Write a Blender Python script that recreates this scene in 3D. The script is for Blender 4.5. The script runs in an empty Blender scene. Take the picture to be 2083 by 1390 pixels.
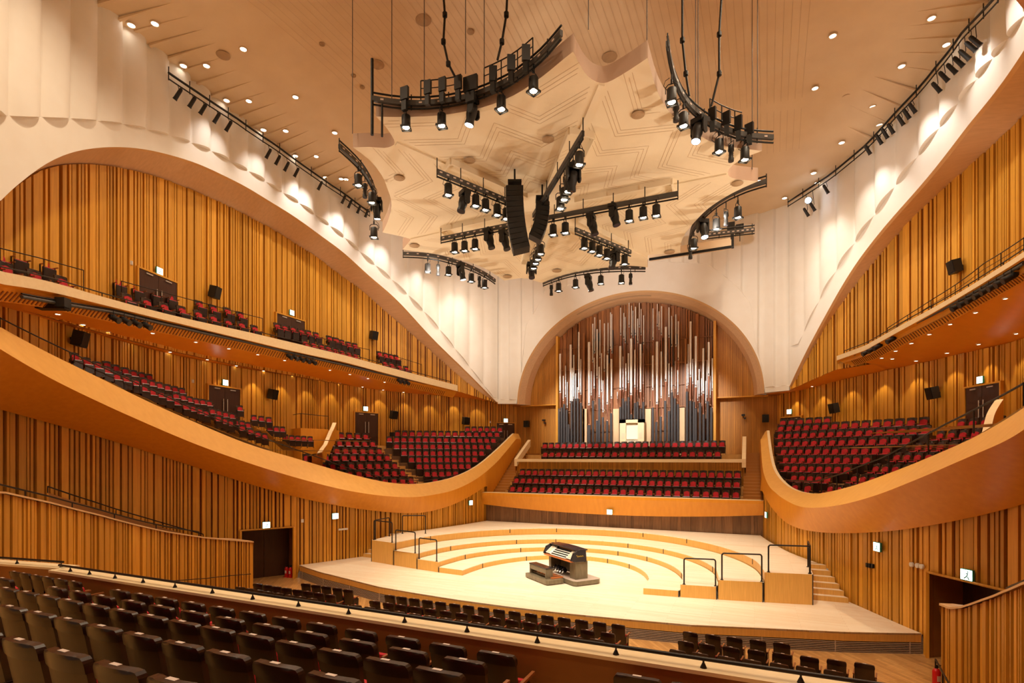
import bpy, math, random
from mathutils import Vector, Matrix
R = math.radians
SC = bpy.context.scene
COL = SC.collection
# ------------------------------------------------------------------ survey of the hall
# (the photograph's optics, used to take real positions in the hall off the picture)
F = 1085.0; CX = 1041.5; CY = 932.0; H = 5.2
TH = math.atan(486.5 / F); c_ = math.cos(TH); s_ = math.sin(TH)
C = (7.7, 0.0, H)
def ray(px, py):
    X = (px - CX) / F; V = (CY - py) / F
    return (X * c_ - s_, X * s_ + c_, V)
def P(px, py, z=None, y=None, t=None):
    d = ray(px, py)
    if z is not None: t = (z - H) / d[2]
    elif y is not None: t = y / d[1]
    return Vector((C[0] + t * d[0], t * d[1], H + t * d[2]))
def depth(p):
    return -(p[0] - C[0]) * s_ + p[1] * c_
def zx(ox, oy, k, pts):
    return [(ox + x / k, oy + y / k) for x, y in pts]

class Plan:
    """a smooth wall line seen from above, measured by arc length"""
    def __init__(self, pts, smooth=True, step=.25):
        if smooth:
            q = []
            n = len(pts)
            for i in range(n - 1):
                p0 = pts[max(0, i - 1)]; p1 = pts[i]; p2 = pts[i + 1]; p3 = pts[min(n - 1, i + 2)]
                m = max(2, int(math.dist(p1, p2) / step))
                for j in range(m):
                    t = j / m
                    q.append(tuple(.5 * (2 * p1[k] + (p2[k] - p0[k]) * t + (2 * p0[k] - 5 * p1[k] + 4 * p2[k] - p3[k]) * t * t + (-p0[k] + 3 * p1[k] - 3 * p2[k] + p3[k]) * t ** 3) for k in (0, 1)))
            q.append(tuple(pts[-1]))
            pts = q
        self.p = [tuple(a) for a in pts]
        self.s = [0.0]
        for a, b in zip(self.p, self.p[1:]): self.s.append(self.s[-1] + math.dist(a, b))
        self.L = self.s[-1]
    def at(self, s):
        s = min(max(s, 0), self.L)
        lo, hi = 0, len(self.s) - 1
        while hi - lo > 1:
            m = (lo + hi) // 2
            if self.s[m] <= s: lo = m
            else: hi = m
        t = (s - self.s[lo]) / max(1e-9, self.s[hi] - self.s[lo])
        a, b = self.p[lo], self.p[hi]
        return (a[0] + (b[0] - a[0]) * t, a[1] + (b[1] - a[1]) * t)
    def nrm(self, s):
        """unit normal pointing into the hall (towards x=0,y=22)"""
        a = self.at(s - .4); b = self.at(s + .4)
        dx, dy = b[0] - a[0], b[1] - a[1]; l = math.hypot(dx, dy)
        n = (-dy / l, dx / l); m = self.at(s)
        if n[0] * (0 - m[0]) + n[1] * (20 - m[1]) < 0: n = (-n[0], -n[1])
        return n
    def mir(self): 
        return Plan([(-x, y) for x, y in self.p], False)
    def off(self, d):
        return Plan([(self.at(s)[0] + self.nrm(s)[0] * d, self.at(s)[1] + self.nrm(s)[1] * d) for s in [self.L * i / 90 for i in range(91)]], False)
    def hit(self, px, py, far=False):
        d = ray(px, py); best = None
        for i, ((a, b), (e, f)) in enumerate(zip(self.p, self.p[1:])):
            dx, dy = e - a, f - b
            det = -d[0] * dy + dx * d[1]
            if abs(det) < 1e-9: continue
            t = ((a - C[0]) * -dy + dx * b) / det
            u = (d[0] * b - d[1] * (a - C[0])) / det
            if -.001 <= u <= 1.001 and t > 0:
                s = self.s[i] + u * math.hypot(dx, dy)
                if best is None or (t > best[2] if far else t < best[2]): best = (s, H + t * d[2], t)
        return best
    def pt(self, px, py, far=False):
        h = self.hit(px, py, far)
        if h is None: return None
        return Vector((*self.at(h[0]), h[1]))
    def near(self, q):
        best = (1e9, 0)
        for i, (a, b) in enumerate(zip(self.p, self.p[1:])):
            dx, dy = b[0] - a[0], b[1] - a[1]; l2 = dx * dx + dy * dy
            if l2 < 1e-12: continue
            t = min(1, max(0, ((q[0] - a[0]) * dx + (q[1] - a[1]) * dy) / l2))
            d = math.dist((a[0] + dx * t, a[1] + dy * t), q[:2])
            if d < best[0]: best = (d, self.s[i] + t * math.sqrt(l2))
        return best[1]

def lerpf(tab):
    tab = sorted(tab)
    def f(s):
        if s <= tab[0][0]: return tab[0][1]
        if s >= tab[-1][0]: return tab[-1][1]
        for (a, b), (e, g) in zip(tab, tab[1:]):
            if a <= s <= e: return b + (g - b) * (s - a) / max(1e-9, e - a)
    return f
def zcurve(plan, px, other=None, far=False, pre=(), post=()):
    """height along a plan from a line read off the photograph"""
    tab = [(h[0], h[1]) for h in (plan.hit(*p, far) for p in px) if h]
    tab.sort()
    if other:
        s1, z1 = tab[-1]; dz = z1 - other(s1)
        s = s1 + 1
        while s < plan.L + 1: tab.append((s, other(s) + dz * max(0, 1 - (s - s1) / 12))); s += 1
    f = lerpf(tab); n = 260; s0, s1 = tab[0][0], tab[-1][0]; st_ = (s1 - s0) / n
    v = [f(s0 + st_ * i) for i in range(n + 1)]; k = max(1, int(.9 / st_))
    for _ in range(2):
        v = [sum(v[max(0, i - min(k, i, n - i)):i + min(k, i, n - i) + 1]) / (2 * min(k, i, n - i) + 1) for i in range(n + 1)]
    def g(s):
        t = (s - s0) / st_
        if t <= 0: return v[0]
        if t >= n: return v[-1]
        i = int(t); return v[i] + (v[i + 1] - v[i]) * (t - i)
    return g

# ------------------------------------------------------------------ materials
def mat(name, col, rough=.6, metal=0, emit=None, es=1, build=None, spec=.5):
    m = bpy.data.materials.new(name); m.use_nodes = True
    nt = m.node_tree; b = nt.nodes['Principled BSDF']
    b.inputs['Base Color'].default_value = (*col, 1)
    b.inputs['Roughness'].default_value = rough
    b.inputs['Metallic'].default_value = metal
    b.inputs['Specular IOR Level'].default_value = spec
    if emit:
        b.inputs['Emission Color'].default_value = (*emit, 1); b.inputs['Emission Strength'].default_value = es
    if build: build(nt, b)
    return m
def grain(c1, c2, scale=(6, 6, .35), island=.0, bump=0, noise=3.0, planks=None):
    def f(nt, b):
        N, L = nt.nodes, nt.links
        tc = N.new('ShaderNodeTexCoord'); mp = N.new('ShaderNodeMapping')
        mp.inputs['Scale'].default_value = scale
        L.new(tc.outputs['Object'], mp.inputs['Vector'])
        nz = N.new('ShaderNodeTexNoise'); nz.inputs['Scale'].default_value = noise; nz.inputs['Detail'].default_value = 5
        L.new(mp.outputs['Vector'], nz.inputs['Vector'])
        cr = N.new('ShaderNodeValToRGB')
        cr.color_ramp.elements[0].position = .3; cr.color_ramp.elements[1].position = .7
        cr.color_ramp.elements[0].color = (*c1, 1); cr.color_ramp.elements[1].color = (*c2, 1)
        L.new(nz.outputs['Fac'], cr.inputs['Fac'])
        out = cr.outputs['Color']
        if island:
            g = N.new('ShaderNodeNewGeometry'); mr = N.new('ShaderNodeMapRange')
            mr.inputs['To Min'].default_value = 1 - island; mr.inputs['To Max'].default_value = 1 + island
            L.new(g.outputs['Random Per Island'], mr.inputs['Value'])
            mx = N.new('ShaderNodeMix'); mx.data_type = 'RGBA'; mx.blend_type = 'MULTIPLY'; mx.inputs[0].default_value = 1
            L.new(out, mx.inputs[6]); L.new(mr.outputs['Result'], mx.inputs[7]); out = mx.outputs[2]
        if planks:
            br = N.new('ShaderNodeTexBrick'); m2 = N.new('ShaderNodeMapping')
            m2.inputs['Rotation'].default_value = (0, 0, planks[3]); L.new(tc.outputs['Object'], m2.inputs['Vector']); L.new(m2.outputs['Vector'], br.inputs['Vector'])
            br.inputs['Scale'].default_value = 1; br.inputs['Brick Width'].default_value = planks[0]; br.inputs['Row Height'].default_value = planks[1]
            br.inputs['Mortar Size'].default_value = .004; v = planks[2]
            br.inputs['Color1'].default_value = (1, 1, 1, 1); br.inputs['Color2'].default_value = (v, v * .93, v * .85, 1); br.inputs['Mortar'].default_value = (v * .75, v * .7, v * .6, 1)
            mx = N.new('ShaderNodeMix'); mx.data_type = 'RGBA'; mx.blend_type = 'MULTIPLY'; mx.inputs[0].default_value = 1
            L.new(out, mx.inputs[6]); L.new(br.outputs['Color'], mx.inputs[7]); out = mx.outputs[2]
        L.new(out, b.inputs['Base Color'])
        if bump:
            bp = N.new('ShaderNodeBump'); bp.inputs['Strength'].default_value = bump; bp.inputs['Distance'].default_value = .01
            L.new(nz.outputs['Fac'], bp.inputs['Height']); L.new(bp.outputs['Normal'], b.inputs['Normal'])
    return f
M = {
 'slat': mat('slat_wood', (.5, .22, .04), .5, build=grain((.60, .27, .024), (.74, .355, .036), (5, 5, .25), .2)),
 'slatdark': mat('slat_gap_shade', (.2, .05, .01), .7, build=grain((.16, .034, .003), (.22, .05, .005), (5, 5, .3), .2)),  # shade in the gaps put into the backing colour
 'ply': mat('smooth_veneer', (.68, .29, .045), .38, build=grain((.70, .27, .018), (.77, .315, .025), (2, 2, .2), .03)),
 'rim': mat('rim_veneer', (.7, .4, .13), .42, build=grain((.74, .37, .075), (.80, .42, .095), (1.5, 1.5, .3), .03)),
 'cap': mat('pale_cap_veneer', (.86, .62, .34), .4, build=grain((.88, .68, .40), (.94, .75, .47), (.6, 3, 3))),
 'soffit': mat('soffit_veneer', (.72, .27, .035), .33, build=grain((.80, .26, .012), (.86, .29, .018), (.7, .7, .7))),
 'white': mat('cream_plaster', (.82, .74, .62), .55, build=grain((.88, .83, .75), (.91, .87, .80), (.5, .5, .5))),
 'intr': mat('tan_arch_lining', (.72, .47, .27), .6, build=grain((.68, .44, .25), (.76, .50, .29), (.3, 3, 3), .05)),
 'trimw': mat('arch_edge_veneer', (.80, .52, .26), .5),
 'ceil': mat('ceiling_panel', (.80, .62, .42), .6, build=grain((.78, .60, .40), (.84, .66, .45), (.3, .3, .3))),
 'canopy': mat('canopy_panel', (.86, .72, .52), .55, build=grain((.90, .78, .58), (.93, .81, .62), (.3, .3, .3))),
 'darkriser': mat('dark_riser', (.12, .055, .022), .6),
 'slat2': mat('organ_wall_board', (.4, .16, .02), .5, build=grain((.42, .17, .018), (.52, .22, .026), (5, 5, .25), .12)),
 'treadface': mat('step_riser_face', (.42, .18, .035), .5),
 'joint': mat('fine_joint', (.62, .45, .28), .7),
 'groove': mat('groove_shadow_gap', (.50, .34, .20), .7),
 'fascia': mat('canopy_edge', (.58, .40, .29), .7),
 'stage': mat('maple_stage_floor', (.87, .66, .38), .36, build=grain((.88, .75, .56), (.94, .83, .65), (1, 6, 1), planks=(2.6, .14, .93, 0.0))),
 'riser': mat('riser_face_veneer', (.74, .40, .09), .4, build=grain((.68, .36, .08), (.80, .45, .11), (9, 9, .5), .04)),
 'floor': mat('parquet_floor', (.55, .26, .08), .3, build=grain((.55, .27, .085), (.68, .36, .12), (2, 9, 1), planks=(.9, .11, .72, .95))),
 'step': mat('terrace_step_wood', (.66, .37, .12), .45, build=grain((.62, .34, .10), (.70, .40, .13), (2, 8, 1))),
 'brown': mat('brown_back_panel', (.22, .11, .045), .5, build=grain((.20, .10, .045), (.30, .16, .07), (9, 9, .5), .25)),
 'mah': mat('parapet_veneer', (.30, .115, .022), .45, build=grain((.29, .11, .02), (.33, .13, .026), (.8, .8, .8))),
 'black': mat('black_steel', (.012, .011, .010), .45, .3),
 'rail': mat('dark_rail', (.03, .022, .018), .4, .5),
 'grey': mat('grey_conduit', (.09, .085, .08), .5, .3),
 'lampb': mat('lamp_housing', (.02, .018, .016), .5, .2),
 'lens': mat('lit_lens', (1, .9, .75), .3, emit=(1, .84, .62), es=16),
 'lensb': mat('cold_lit_lens', (.8, .9, 1), .3, emit=(.72, .86, 1), es=26),
 'lensoff': mat('unlit_lens', (.05, .05, .06), .1),
 'down': mat('downlight_disc', (1, .95, .85), .3, emit=(1, .88, .7), es=11),
 'sign': mat('exit_sign_face', (.8, 1, .95), .3, emit=(.72, 1, .95), es=6),
 'signf': mat('exit_sign_case', (.03, .25, .16), .4),
 'shell': mat('seat_shell', (.045, .018, .010), .28, build=grain((.020, .008, .005), (.034, .013, .008), (3, 3, 1))),
 'backw': mat('seat_back_panel', (.16, .085, .03), .42, build=grain((.055, .030, .010), (.075, .040, .014), (3, 3, 1))),
 'red': mat('red_upholstery', (.55, .01, .012), .8, build=grain((.43, .008, .015), (.58, .014, .025), (20, 20, 20), .0)),
 'arm': mat('arm_wood', (.30, .10, .03), .35),
 'plate': mat('number_plate', (.75, .62, .55), .35, .1),
 'door': mat('dark_door', (.055, .018, .008), .35, build=grain((.05, .017, .008), (.07, .024, .011), (6, 6, .5))),
 'steel': mat('brushed_steel', (.75, .72, .68), .28, .9),
 'pipe': mat('tin_organ_pipe', (.93, .90, .88), .3, .55),
 'pipec': mat('copper_pipe_foot', (.50, .24, .16), .3, .7),
 'pipeg': mat('grey_wind_tube', (.065, .066, .072), .4, .1),
 'org1': mat('organ_case_board', (.36, .14, .04), .45, build=grain((.28, .10, .03), (.44, .18, .055), (8, 8, .3), .3)),
 'orgl': mat('pale_organ_panel', (.80, .55, .30), .45, build=grain((.74, .50, .27), (.86, .62, .36), (8, 8, .3), .1)),
 'cream': mat('cream_organ_cabinet', (.9, .76, .5), .45),
 'ivory': mat('ivory_keys', (.9, .86, .78), .3),
 'conb': mat('black_console_lacquer', (.015, .015, .022), .15),
 'cong': mat('console_side_veneer', (.17, .14, .085), .35, build=grain((.15, .12, .07), (.22, .18, .11), (4, 4, 1))),
 'orange': mat('orange_console_strip', (.65, .20, .05), .4),
 'extr': mat('red_extinguisher', (.6, .01, .01), .3),
 'yellow': mat('yellow_tag', (.75, .5, .03), .5),
 'vent': mat('grille_metal', (.46, .36, .28), .6),
 'cloth': mat('white_plastic', (.8, .78, .74), .4),
}
# ------------------------------------------------------------------ mesh builder
class MB:
    def __init__(s): s.v = []; s.f = []; s.m = []; s.sm = []
    def add(s, vs, fs, mi=0, smooth=False):
        o = len(s.v); s.v += [tuple(v) for v in vs]
        for f in fs: s.f.append(tuple(i + o for i in f)); s.m.append(mi); s.sm.append(smooth)
        return s
    def box(s, c, d, rz=0, mi=0, M4=None, bev=0):
        x, y, z = d[0] / 2, d[1] / 2, d[2] / 2
        vs = [Vector((i * x, j * y, k * z)) for i in (-1, 1) for j in (-1, 1) for k in (-1, 1)]
        mt = Matrix.Translation(Vector(c)) @ (M4 if M4 else Matrix.Rotation(rz, 4, 'Z'))
        vs = [mt @ v for v in vs]
        return s.add(vs, [(0, 1, 3, 2), (4, 6, 7, 5), (0, 4, 5, 1), (2, 3, 7, 6), (0, 2, 6, 4), (1, 5, 7, 3)], mi)
    def cyl(s, a, b, r, r2=None, n=10, mi=0, cap=True):
        a, b = Vector(a), Vector(b); r2 = r if r2 is None else r2
        d = (b - a).normalized() if (b - a).length > 1e-9 else Vector((0, 0, 1))
        u = d.orthogonal().normalized(); w = d.cross(u)
        vs = []
        for q, rr in ((a, r), (b, r2)):
            for i in range(n):
                t = 2 * math.pi * i / n; vs.append(q + (u * math.cos(t) + w * math.sin(t)) * rr)
        s.add(vs, [(i, (i + 1) % n, n + (i + 1) % n, n + i) for i in range(n)], mi, True)
        if cap: s.add(vs, [tuple(range(n - 1, -1, -1)), tuple(range(n, 2 * n))], mi)
        return s
    def tube(s, pts, r, n=6, mi=0):
        pts = [Vector(p) for p in pts]
        for a, b in zip(pts, pts[1:]): s.cyl(a, b, r, n=n, mi=mi, cap=True)
        return s
    def lathe(s, prof, M4=None, n=14, mi=0):
        mt = M4 or Matrix(); vs = []
        for r, z in prof:
            for i in range(n):
                t = 2 * math.pi * i / n; vs.append(mt @ Vector((r * math.cos(t), r * math.sin(t), z)))
        k = len(prof)
        s.add(vs, [(j * n + i, j * n + (i + 1) % n, (j + 1) * n + (i + 1) % n, (j + 1) * n + i) for j in range(k - 1) for i in range(n)], mi, True)
        s.add(vs, [tuple(range(n - 1, -1, -1)), tuple(range((k - 1) * n, k * n))], mi)
        return s
    def strip(s, A, B, mi=0, smooth=True):
        n = len(A); s.add(list(A) + list(B), [(i, i + 1, n + i + 1, n + i) for i in range(n - 1)], mi, smooth); return s
    def grid(s, rows, mi=0, smooth=True):
        n = len(rows[0]); vs = [v for r in rows for v in r]
        s.add(vs, [(j * n + i, j * n + i + 1, (j + 1) * n + i + 1, (j + 1) * n + i) for j in range(len(rows) - 1) for i in range(n - 1)], mi, smooth); return s
    def prism(s, poly, z0, z1, mi=0, mtop=None):
        n = len(poly)
        zz0 = z0 if isinstance(z0, (list, tuple)) else [z0] * n
        zz1 = z1 if isinstance(z1, (list, tuple)) else [z1] * n
        vs = [(x, y, zz0[i]) for i, (x, y) in enumerate(poly)] + [(x, y, zz1[i]) for i, (x, y) in enumerate(poly)]
        s.add(vs, [(i, (i + 1) % n, n + (i + 1) % n, n + i) for i in range(n)] + [tuple(range(n - 1, -1, -1))], mi)
        s.add(vs, [tuple(range(n, 2 * n))], mi if mtop is None else mtop)
        return s
    def build(s, name, mats, parent=None, merge=False):
        me = bpy.data.meshes.new(name)
        me.from_pydata(s.v, [], s.f)
        ms = mats if isinstance(mats, (list, tuple)) else [mats]
        for m in ms: me.materials.append(M[m] if isinstance(m, str) else m)
        me.polygons.foreach_set('material_index', s.m)
        me.polygons.foreach_set('use_smooth', s.sm)
        me.update()
        o = bpy.data.objects.new(name, me); COL.objects.link(o)
        if parent: o.parent = parent
        return o
def tag(o, label=None, cat=None, group=None, kind=None):
    if label: o['label'] = label
    if cat: o['category'] = cat
    if group: o['group'] = group
    if kind: o['kind'] = kind
    return o
def st(o): o['kind'] = 'structure'; return o
def empty(name, loc=(0, 0, 0), rz=0, label=None, cat=None, group=None):
    o = bpy.data.objects.new(name, None); COL.objects.link(o); o.location = loc; o.rotation_euler = (0, 0, rz)
    o.empty_display_size = .2
    return tag(o, label, cat, group)
def copy_tree(o, parent=None):
    c = o.copy(); COL.objects.link(c); c.parent = parent
    for ch in KIDS.get(o.name, []): copy_tree(ch, c)
    return c
KIDS = {}
def reg(root):
    KIDS[root.name] = [o for o in COL.objects if o.parent == root]
    for k in KIDS[root.name]: reg(k)
ORD = ['first', 'second', 'third', 'fourth', 'fifth', 'sixth', 'seventh', 'eighth', 'ninth', 'tenth', 'eleventh', 'twelfth', 'thirteenth', 'fourteenth', 'fifteenth', 'sixteenth', 'seventeenth', 'eighteenth', 'nineteenth', 'twentieth', 'twenty-first', 'twenty-second', 'twenty-third', 'twenty-fourth', 'twenty-fifth', 'twenty-sixth', 'twenty-seventh', 'twenty-eighth', 'twenty-ninth', 'thirtieth']
SIDE = {-1: 'fire extinguisher side', 1: 'wall dial side'}
rnd = random.Random(7)

# ------------------------------------------------------------------ wall lines
WP = Plan([(-8.6, 39.2), (-10.2, 38.0), (-12.3, 35.7), (-14.2, 33.3), (-15.8, 31.1), (-16.9, 28.6), (-17.3, 26), (-17.5, 22.5), (-17.4, 19), (-16.8, 15.5), (-15.8, 12.5), (-14.7, 10), (-13.4, 7.5), (-11.8, 4.8), (-10, 2), (-8.5, -.5)])
UP = Plan([(-9.85, 36.45), (-12.02, 34.25), (-14.4, 32.0), (-16.1, 30.0), (-16.9, 27.6), (-17.1, 24.5), (-17.0, 20.5), (-16.6, 17), (-15.8, 13.7), (-14.8, 11), (-13.6, 8.5), (-12, 5.8), (-10.3, 3), (-8.8, .5)])
BP = Plan([(-12.0, 34.15), (-13.5, 29.7), (-14.8, 25.6), (-15.2, 22), (-15.1, 18.5), (-14.6, 15), (-13.7, 12), (-12.6, 9.6), (-11.2, 7.2), (-9.6, 4.6), (-8.2, 2)])
AP = Plan([(-9.8, 36.4), (-11.6, 34.0), (-13.5, 31.4), (-15.0, 29), (-15.7, 26.5), (-15.9, 23.5), (-15.8, 20), (-15.3, 16.8), (-14.5, 13.6), (-13.5, 11), (-12.3, 8.6), (-10.8, 6), (-9.2, 3.4), (-7.8, 1)])
LP = Plan([(-8.25, 31.4), (-8.55, 29.6), (-8.9, 28), (-9.4, 26), (-10.2, 24), (-11.0, 22.4), (-12.3, 19.4), (-13.6, 17.2), (-14.4, 14.8), (-14.5, 12), (-14.0, 9.2), (-12.9, 6.4), (-11.4, 3.8), (-9.8, 1.5)])
TP = Plan([(-8.5, 37.3), (-8.62, 34.2), (-8.8, 31.1), (-9.3, 28.7), (-10.1, 26.4), (-10.75, 23.4), (-11.45, 21.5), (-12.4, 19.2), (-13.1, 17.0), (-13.5, 14.5), (-13.4, 11.8), (-12.8, 9.2), (-11.8, 6.8), (-10.3, 4.2), (-8.7, 2)])
MP = Plan([(-8.2, 37.1), (-8.22, 34.2), (-8.3, 31.0), (-8.6, 28.4), (-9.2, 26.0), (-9.85, 23.2), (-10.55, 20.9), (-11.4, 18.5), (-12.1, 16.4), (-12.5, 14.2), (-12.4, 11.8), (-11.8, 9.4), (-10.9, 7.2), (-9.5, 4.8), (-8.0, 2.8)])
RP = Plan([(-12.03, 16.54), (-12.4, 15.2), (-12.45, 13.8), (-12.2, 12), (-11.4, 10), (-10.3, 8), (-9, 6), (-7.6, 4.4), (-6.2, 3.1)])
PL = dict(W=WP, U=UP, B=BP, A=AP, L=LP, T=TP, M=MP, R=RP)
def pl(k, sd): return PL[k] if sd < 0 else PR[k]
PR = {k: v.mir() for k, v in PL.items()}
z5 = lambda pts: zx(690, 460, 2.976, pts)
PXL = dict(
 soff=[(0, 621), (134, 662), (235, 692), (370, 727), (504, 752), (605, 767), (700, 784), (800, 797), (925, 808), (1009, 816), (1060, 826)],
 archF=[(0, 410), (40, 370), (90, 330), (140, 308), (220, 297), (300, 302), (400, 330), (500, 378), (600, 440), (700, 512), (800, 600), (880, 690), (950, 757), (1010, 818)],
 archB=[(0, 412), (60, 350), (100, 337), (180, 331), (260, 342), (350, 368), (450, 410), (550, 462), (650, 525), (740, 590), (830, 672), (900, 735), (960, 788), (1008, 818)],
 ceil=[(185, 0), (239, 44), (309, 97), (343, 124), (497, 249), (615, 336), (700, 400), (747, 433), (774, 455), (818, 482), (860, 500), (930, 525), (1005, 545)],
 band=[(0, 235), (150, 240), (250, 250), (330, 270), (420, 300), (520, 355), (620, 420), (700, 480), (790, 560), (870, 640), (950, 740), (1003, 808)],
 ubot=[(930, 797), (1012, 819)],
 swT=[(0, 665), (101, 720), (202, 767), (300, 817), (400, 860), (504, 905), (600, 932), (700, 962), (780, 982), (850, 987), (920, 974), (970, 950), (1012, 915), (1045, 882)],
 swM=[(0, 710), (101, 770), (202, 818), (300, 862), (400, 905), (504, 942), (600, 972), (700, 998), (780, 1010), (850, 1013), (920, 1000), (970, 975), (1012, 940), (1050, 893)],
 swB=[(0, 835), (101, 862), (202, 890), (300, 920), (400, 952), (504, 985), (600, 1012), (700, 1032), (780, 1042), (850, 1046), (920, 1028), (970, 1000), (984, 990)],
 faT=[(0, 552), (101, 571), (235, 611), (370, 646), (504, 675), (600, 698), (700, 722), (824, 756), (930, 784)],
 faB=[(0, 578), (101, 592), (235, 626), (370, 659), (504, 692), (700, 736), (824, 770), (930, 796)])
PXR = dict(
 soff=[(1571, 804), (1662, 786), (1719, 772), (1820, 751), (1954, 720), (2083, 690)],
 archF=[(1606, 787), (1637, 718), (1673, 653), (1708, 588), (1740, 535), (1776, 489), (1807, 451), (1856, 396), (1887, 360), (1921, 316), (1971, 249), (2083, 104)],
 archB=[(1611, 786), (1651, 712), (1685, 651), (1731, 590), (1788, 517), (1845, 452), (1921, 376), (2009, 300), (2083, 232)],
 ceil=[(1480, 455), (1517, 444), (1601, 417), (1692, 360), (1763, 302), (1847, 222), (1907, 151), (1954, 84), (2018, 0)],
 band=[(1598, 770), (1625, 700), (1660, 620), (1700, 550), (1760, 462), (1816, 386), (1843, 346), (1877, 302), (1921, 242), (1971, 178), (2021, 114), (2083, 37)],
 ubot=[(1606, 790), (1698, 768)],
 swT=[(1560, 876), (1565, 920), (1575, 958), (1595, 985), (1625, 1003), (1660, 1006), (1720, 995), (1800, 967), (1900, 926), (2000, 882), (2083, 830)],
 swM=[(1554, 890), (1556, 940), (1563, 980), (1580, 1008), (1620, 1031), (1660, 1035), (1720, 1027), (1800, 1003), (1900, 960), (2000, 915), (2083, 880)],
 swB=[(1556, 1000), (1575, 1035), (1600, 1062), (1640, 1080), (1700, 1086), (1760, 1085), (1850, 1079), (1950, 1062), (2083, 1030)],
 faT=[(1697, 738), (1760, 703), (1850, 652), (1950, 595), (2015, 555), (2083, 512)],
 faB=[(1697, 746), (1760, 713), (1850, 663), (1950, 605), (2015, 566), (2083, 524)])
ZC = {}
for key, plan_ in (('soff', 'W'), ('archF', 'A'), ('archB', 'U'), ('ceil', 'A'), ('band', 'A'), ('swT', 'T'), ('swM', 'M'), ('swB', 'L'), ('faT', 'B'), ('faB', 'B')):
    far = False
    zl = zcurve(PL[plan_], PXL[key], far=far)
    ZC[key, -1] = zl
    ZC[key, 1] = zcurve(PR[plan_], PXR[key], other=zl, far=True)

def slat_profile(plan, s0, s1, seed, w=(.1, .42), g=(.05, .13), dep=.13):
    """vertical boards of random widths with deep gaps: list of (s, board?)"""
    r = random.Random(seed); s = s0; out = []
    while s < s1:
        ww = r.uniform(*w) if r.random() < .5 else r.uniform(w[0], w[0] * 1.6)
        e = min(s + ww, s1); out.append((s, e, r.choice((0, 0, .03, .05)))); s = e + r.uniform(*g) * (1 if r.random() < .75 else .45)
    return out
def slat_wall(name, plan, zb, zt, seed, s0=0, s1=None, w=(.07, .34), g=(.035, .10), dep=.13, inward=1, mats=('slat', 'slatdark'), parent=None, front=0):
    s1 = plan.L if s1 is None else s1
    mb = MB()
    def v(s, off, z):
        p = plan.at(s); n = plan.nrm(s); return (p[0] + n[0] * off * inward, p[1] + n[1] * off * inward, z)
    s = s0; A = []; B = []
    while s <= s1 + 1e-6:
        A.append(v(s, -dep, zb(s) - .02)); B.append(v(s, -dep, max(zt(s), zb(s)) + .02)); s += .3 if s + .3 < s1 or s >= s1 else s1 - s
        if s > s1: break
    mb.strip(A, B, 1)
    for a, e, o in slat_profile(plan, s0, s1, seed, w, g):
        b0, b1, t0, t1 = zb(a), zb(e), zt(a), zt(e)
        if t0 - b0 < .03 or t1 - b1 < .03: continue
        o = front - o * min(1, dep / .13)
        q = [v(a, o, b0), v(e, o, b1), v(e, o, t1), v(a, o, t0), v(a, -dep, b0), v(e, -dep, b1), v(e, -dep, t1), v(a, -dep, t0)]
        mb.add(q, [(0, 1, 2, 3), (4, 0, 3, 7), (1, 5, 6, 2), (3, 2, 6, 7), (0, 4, 5, 1)], 0)
    return mb.build(name, mats, parent)

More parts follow.
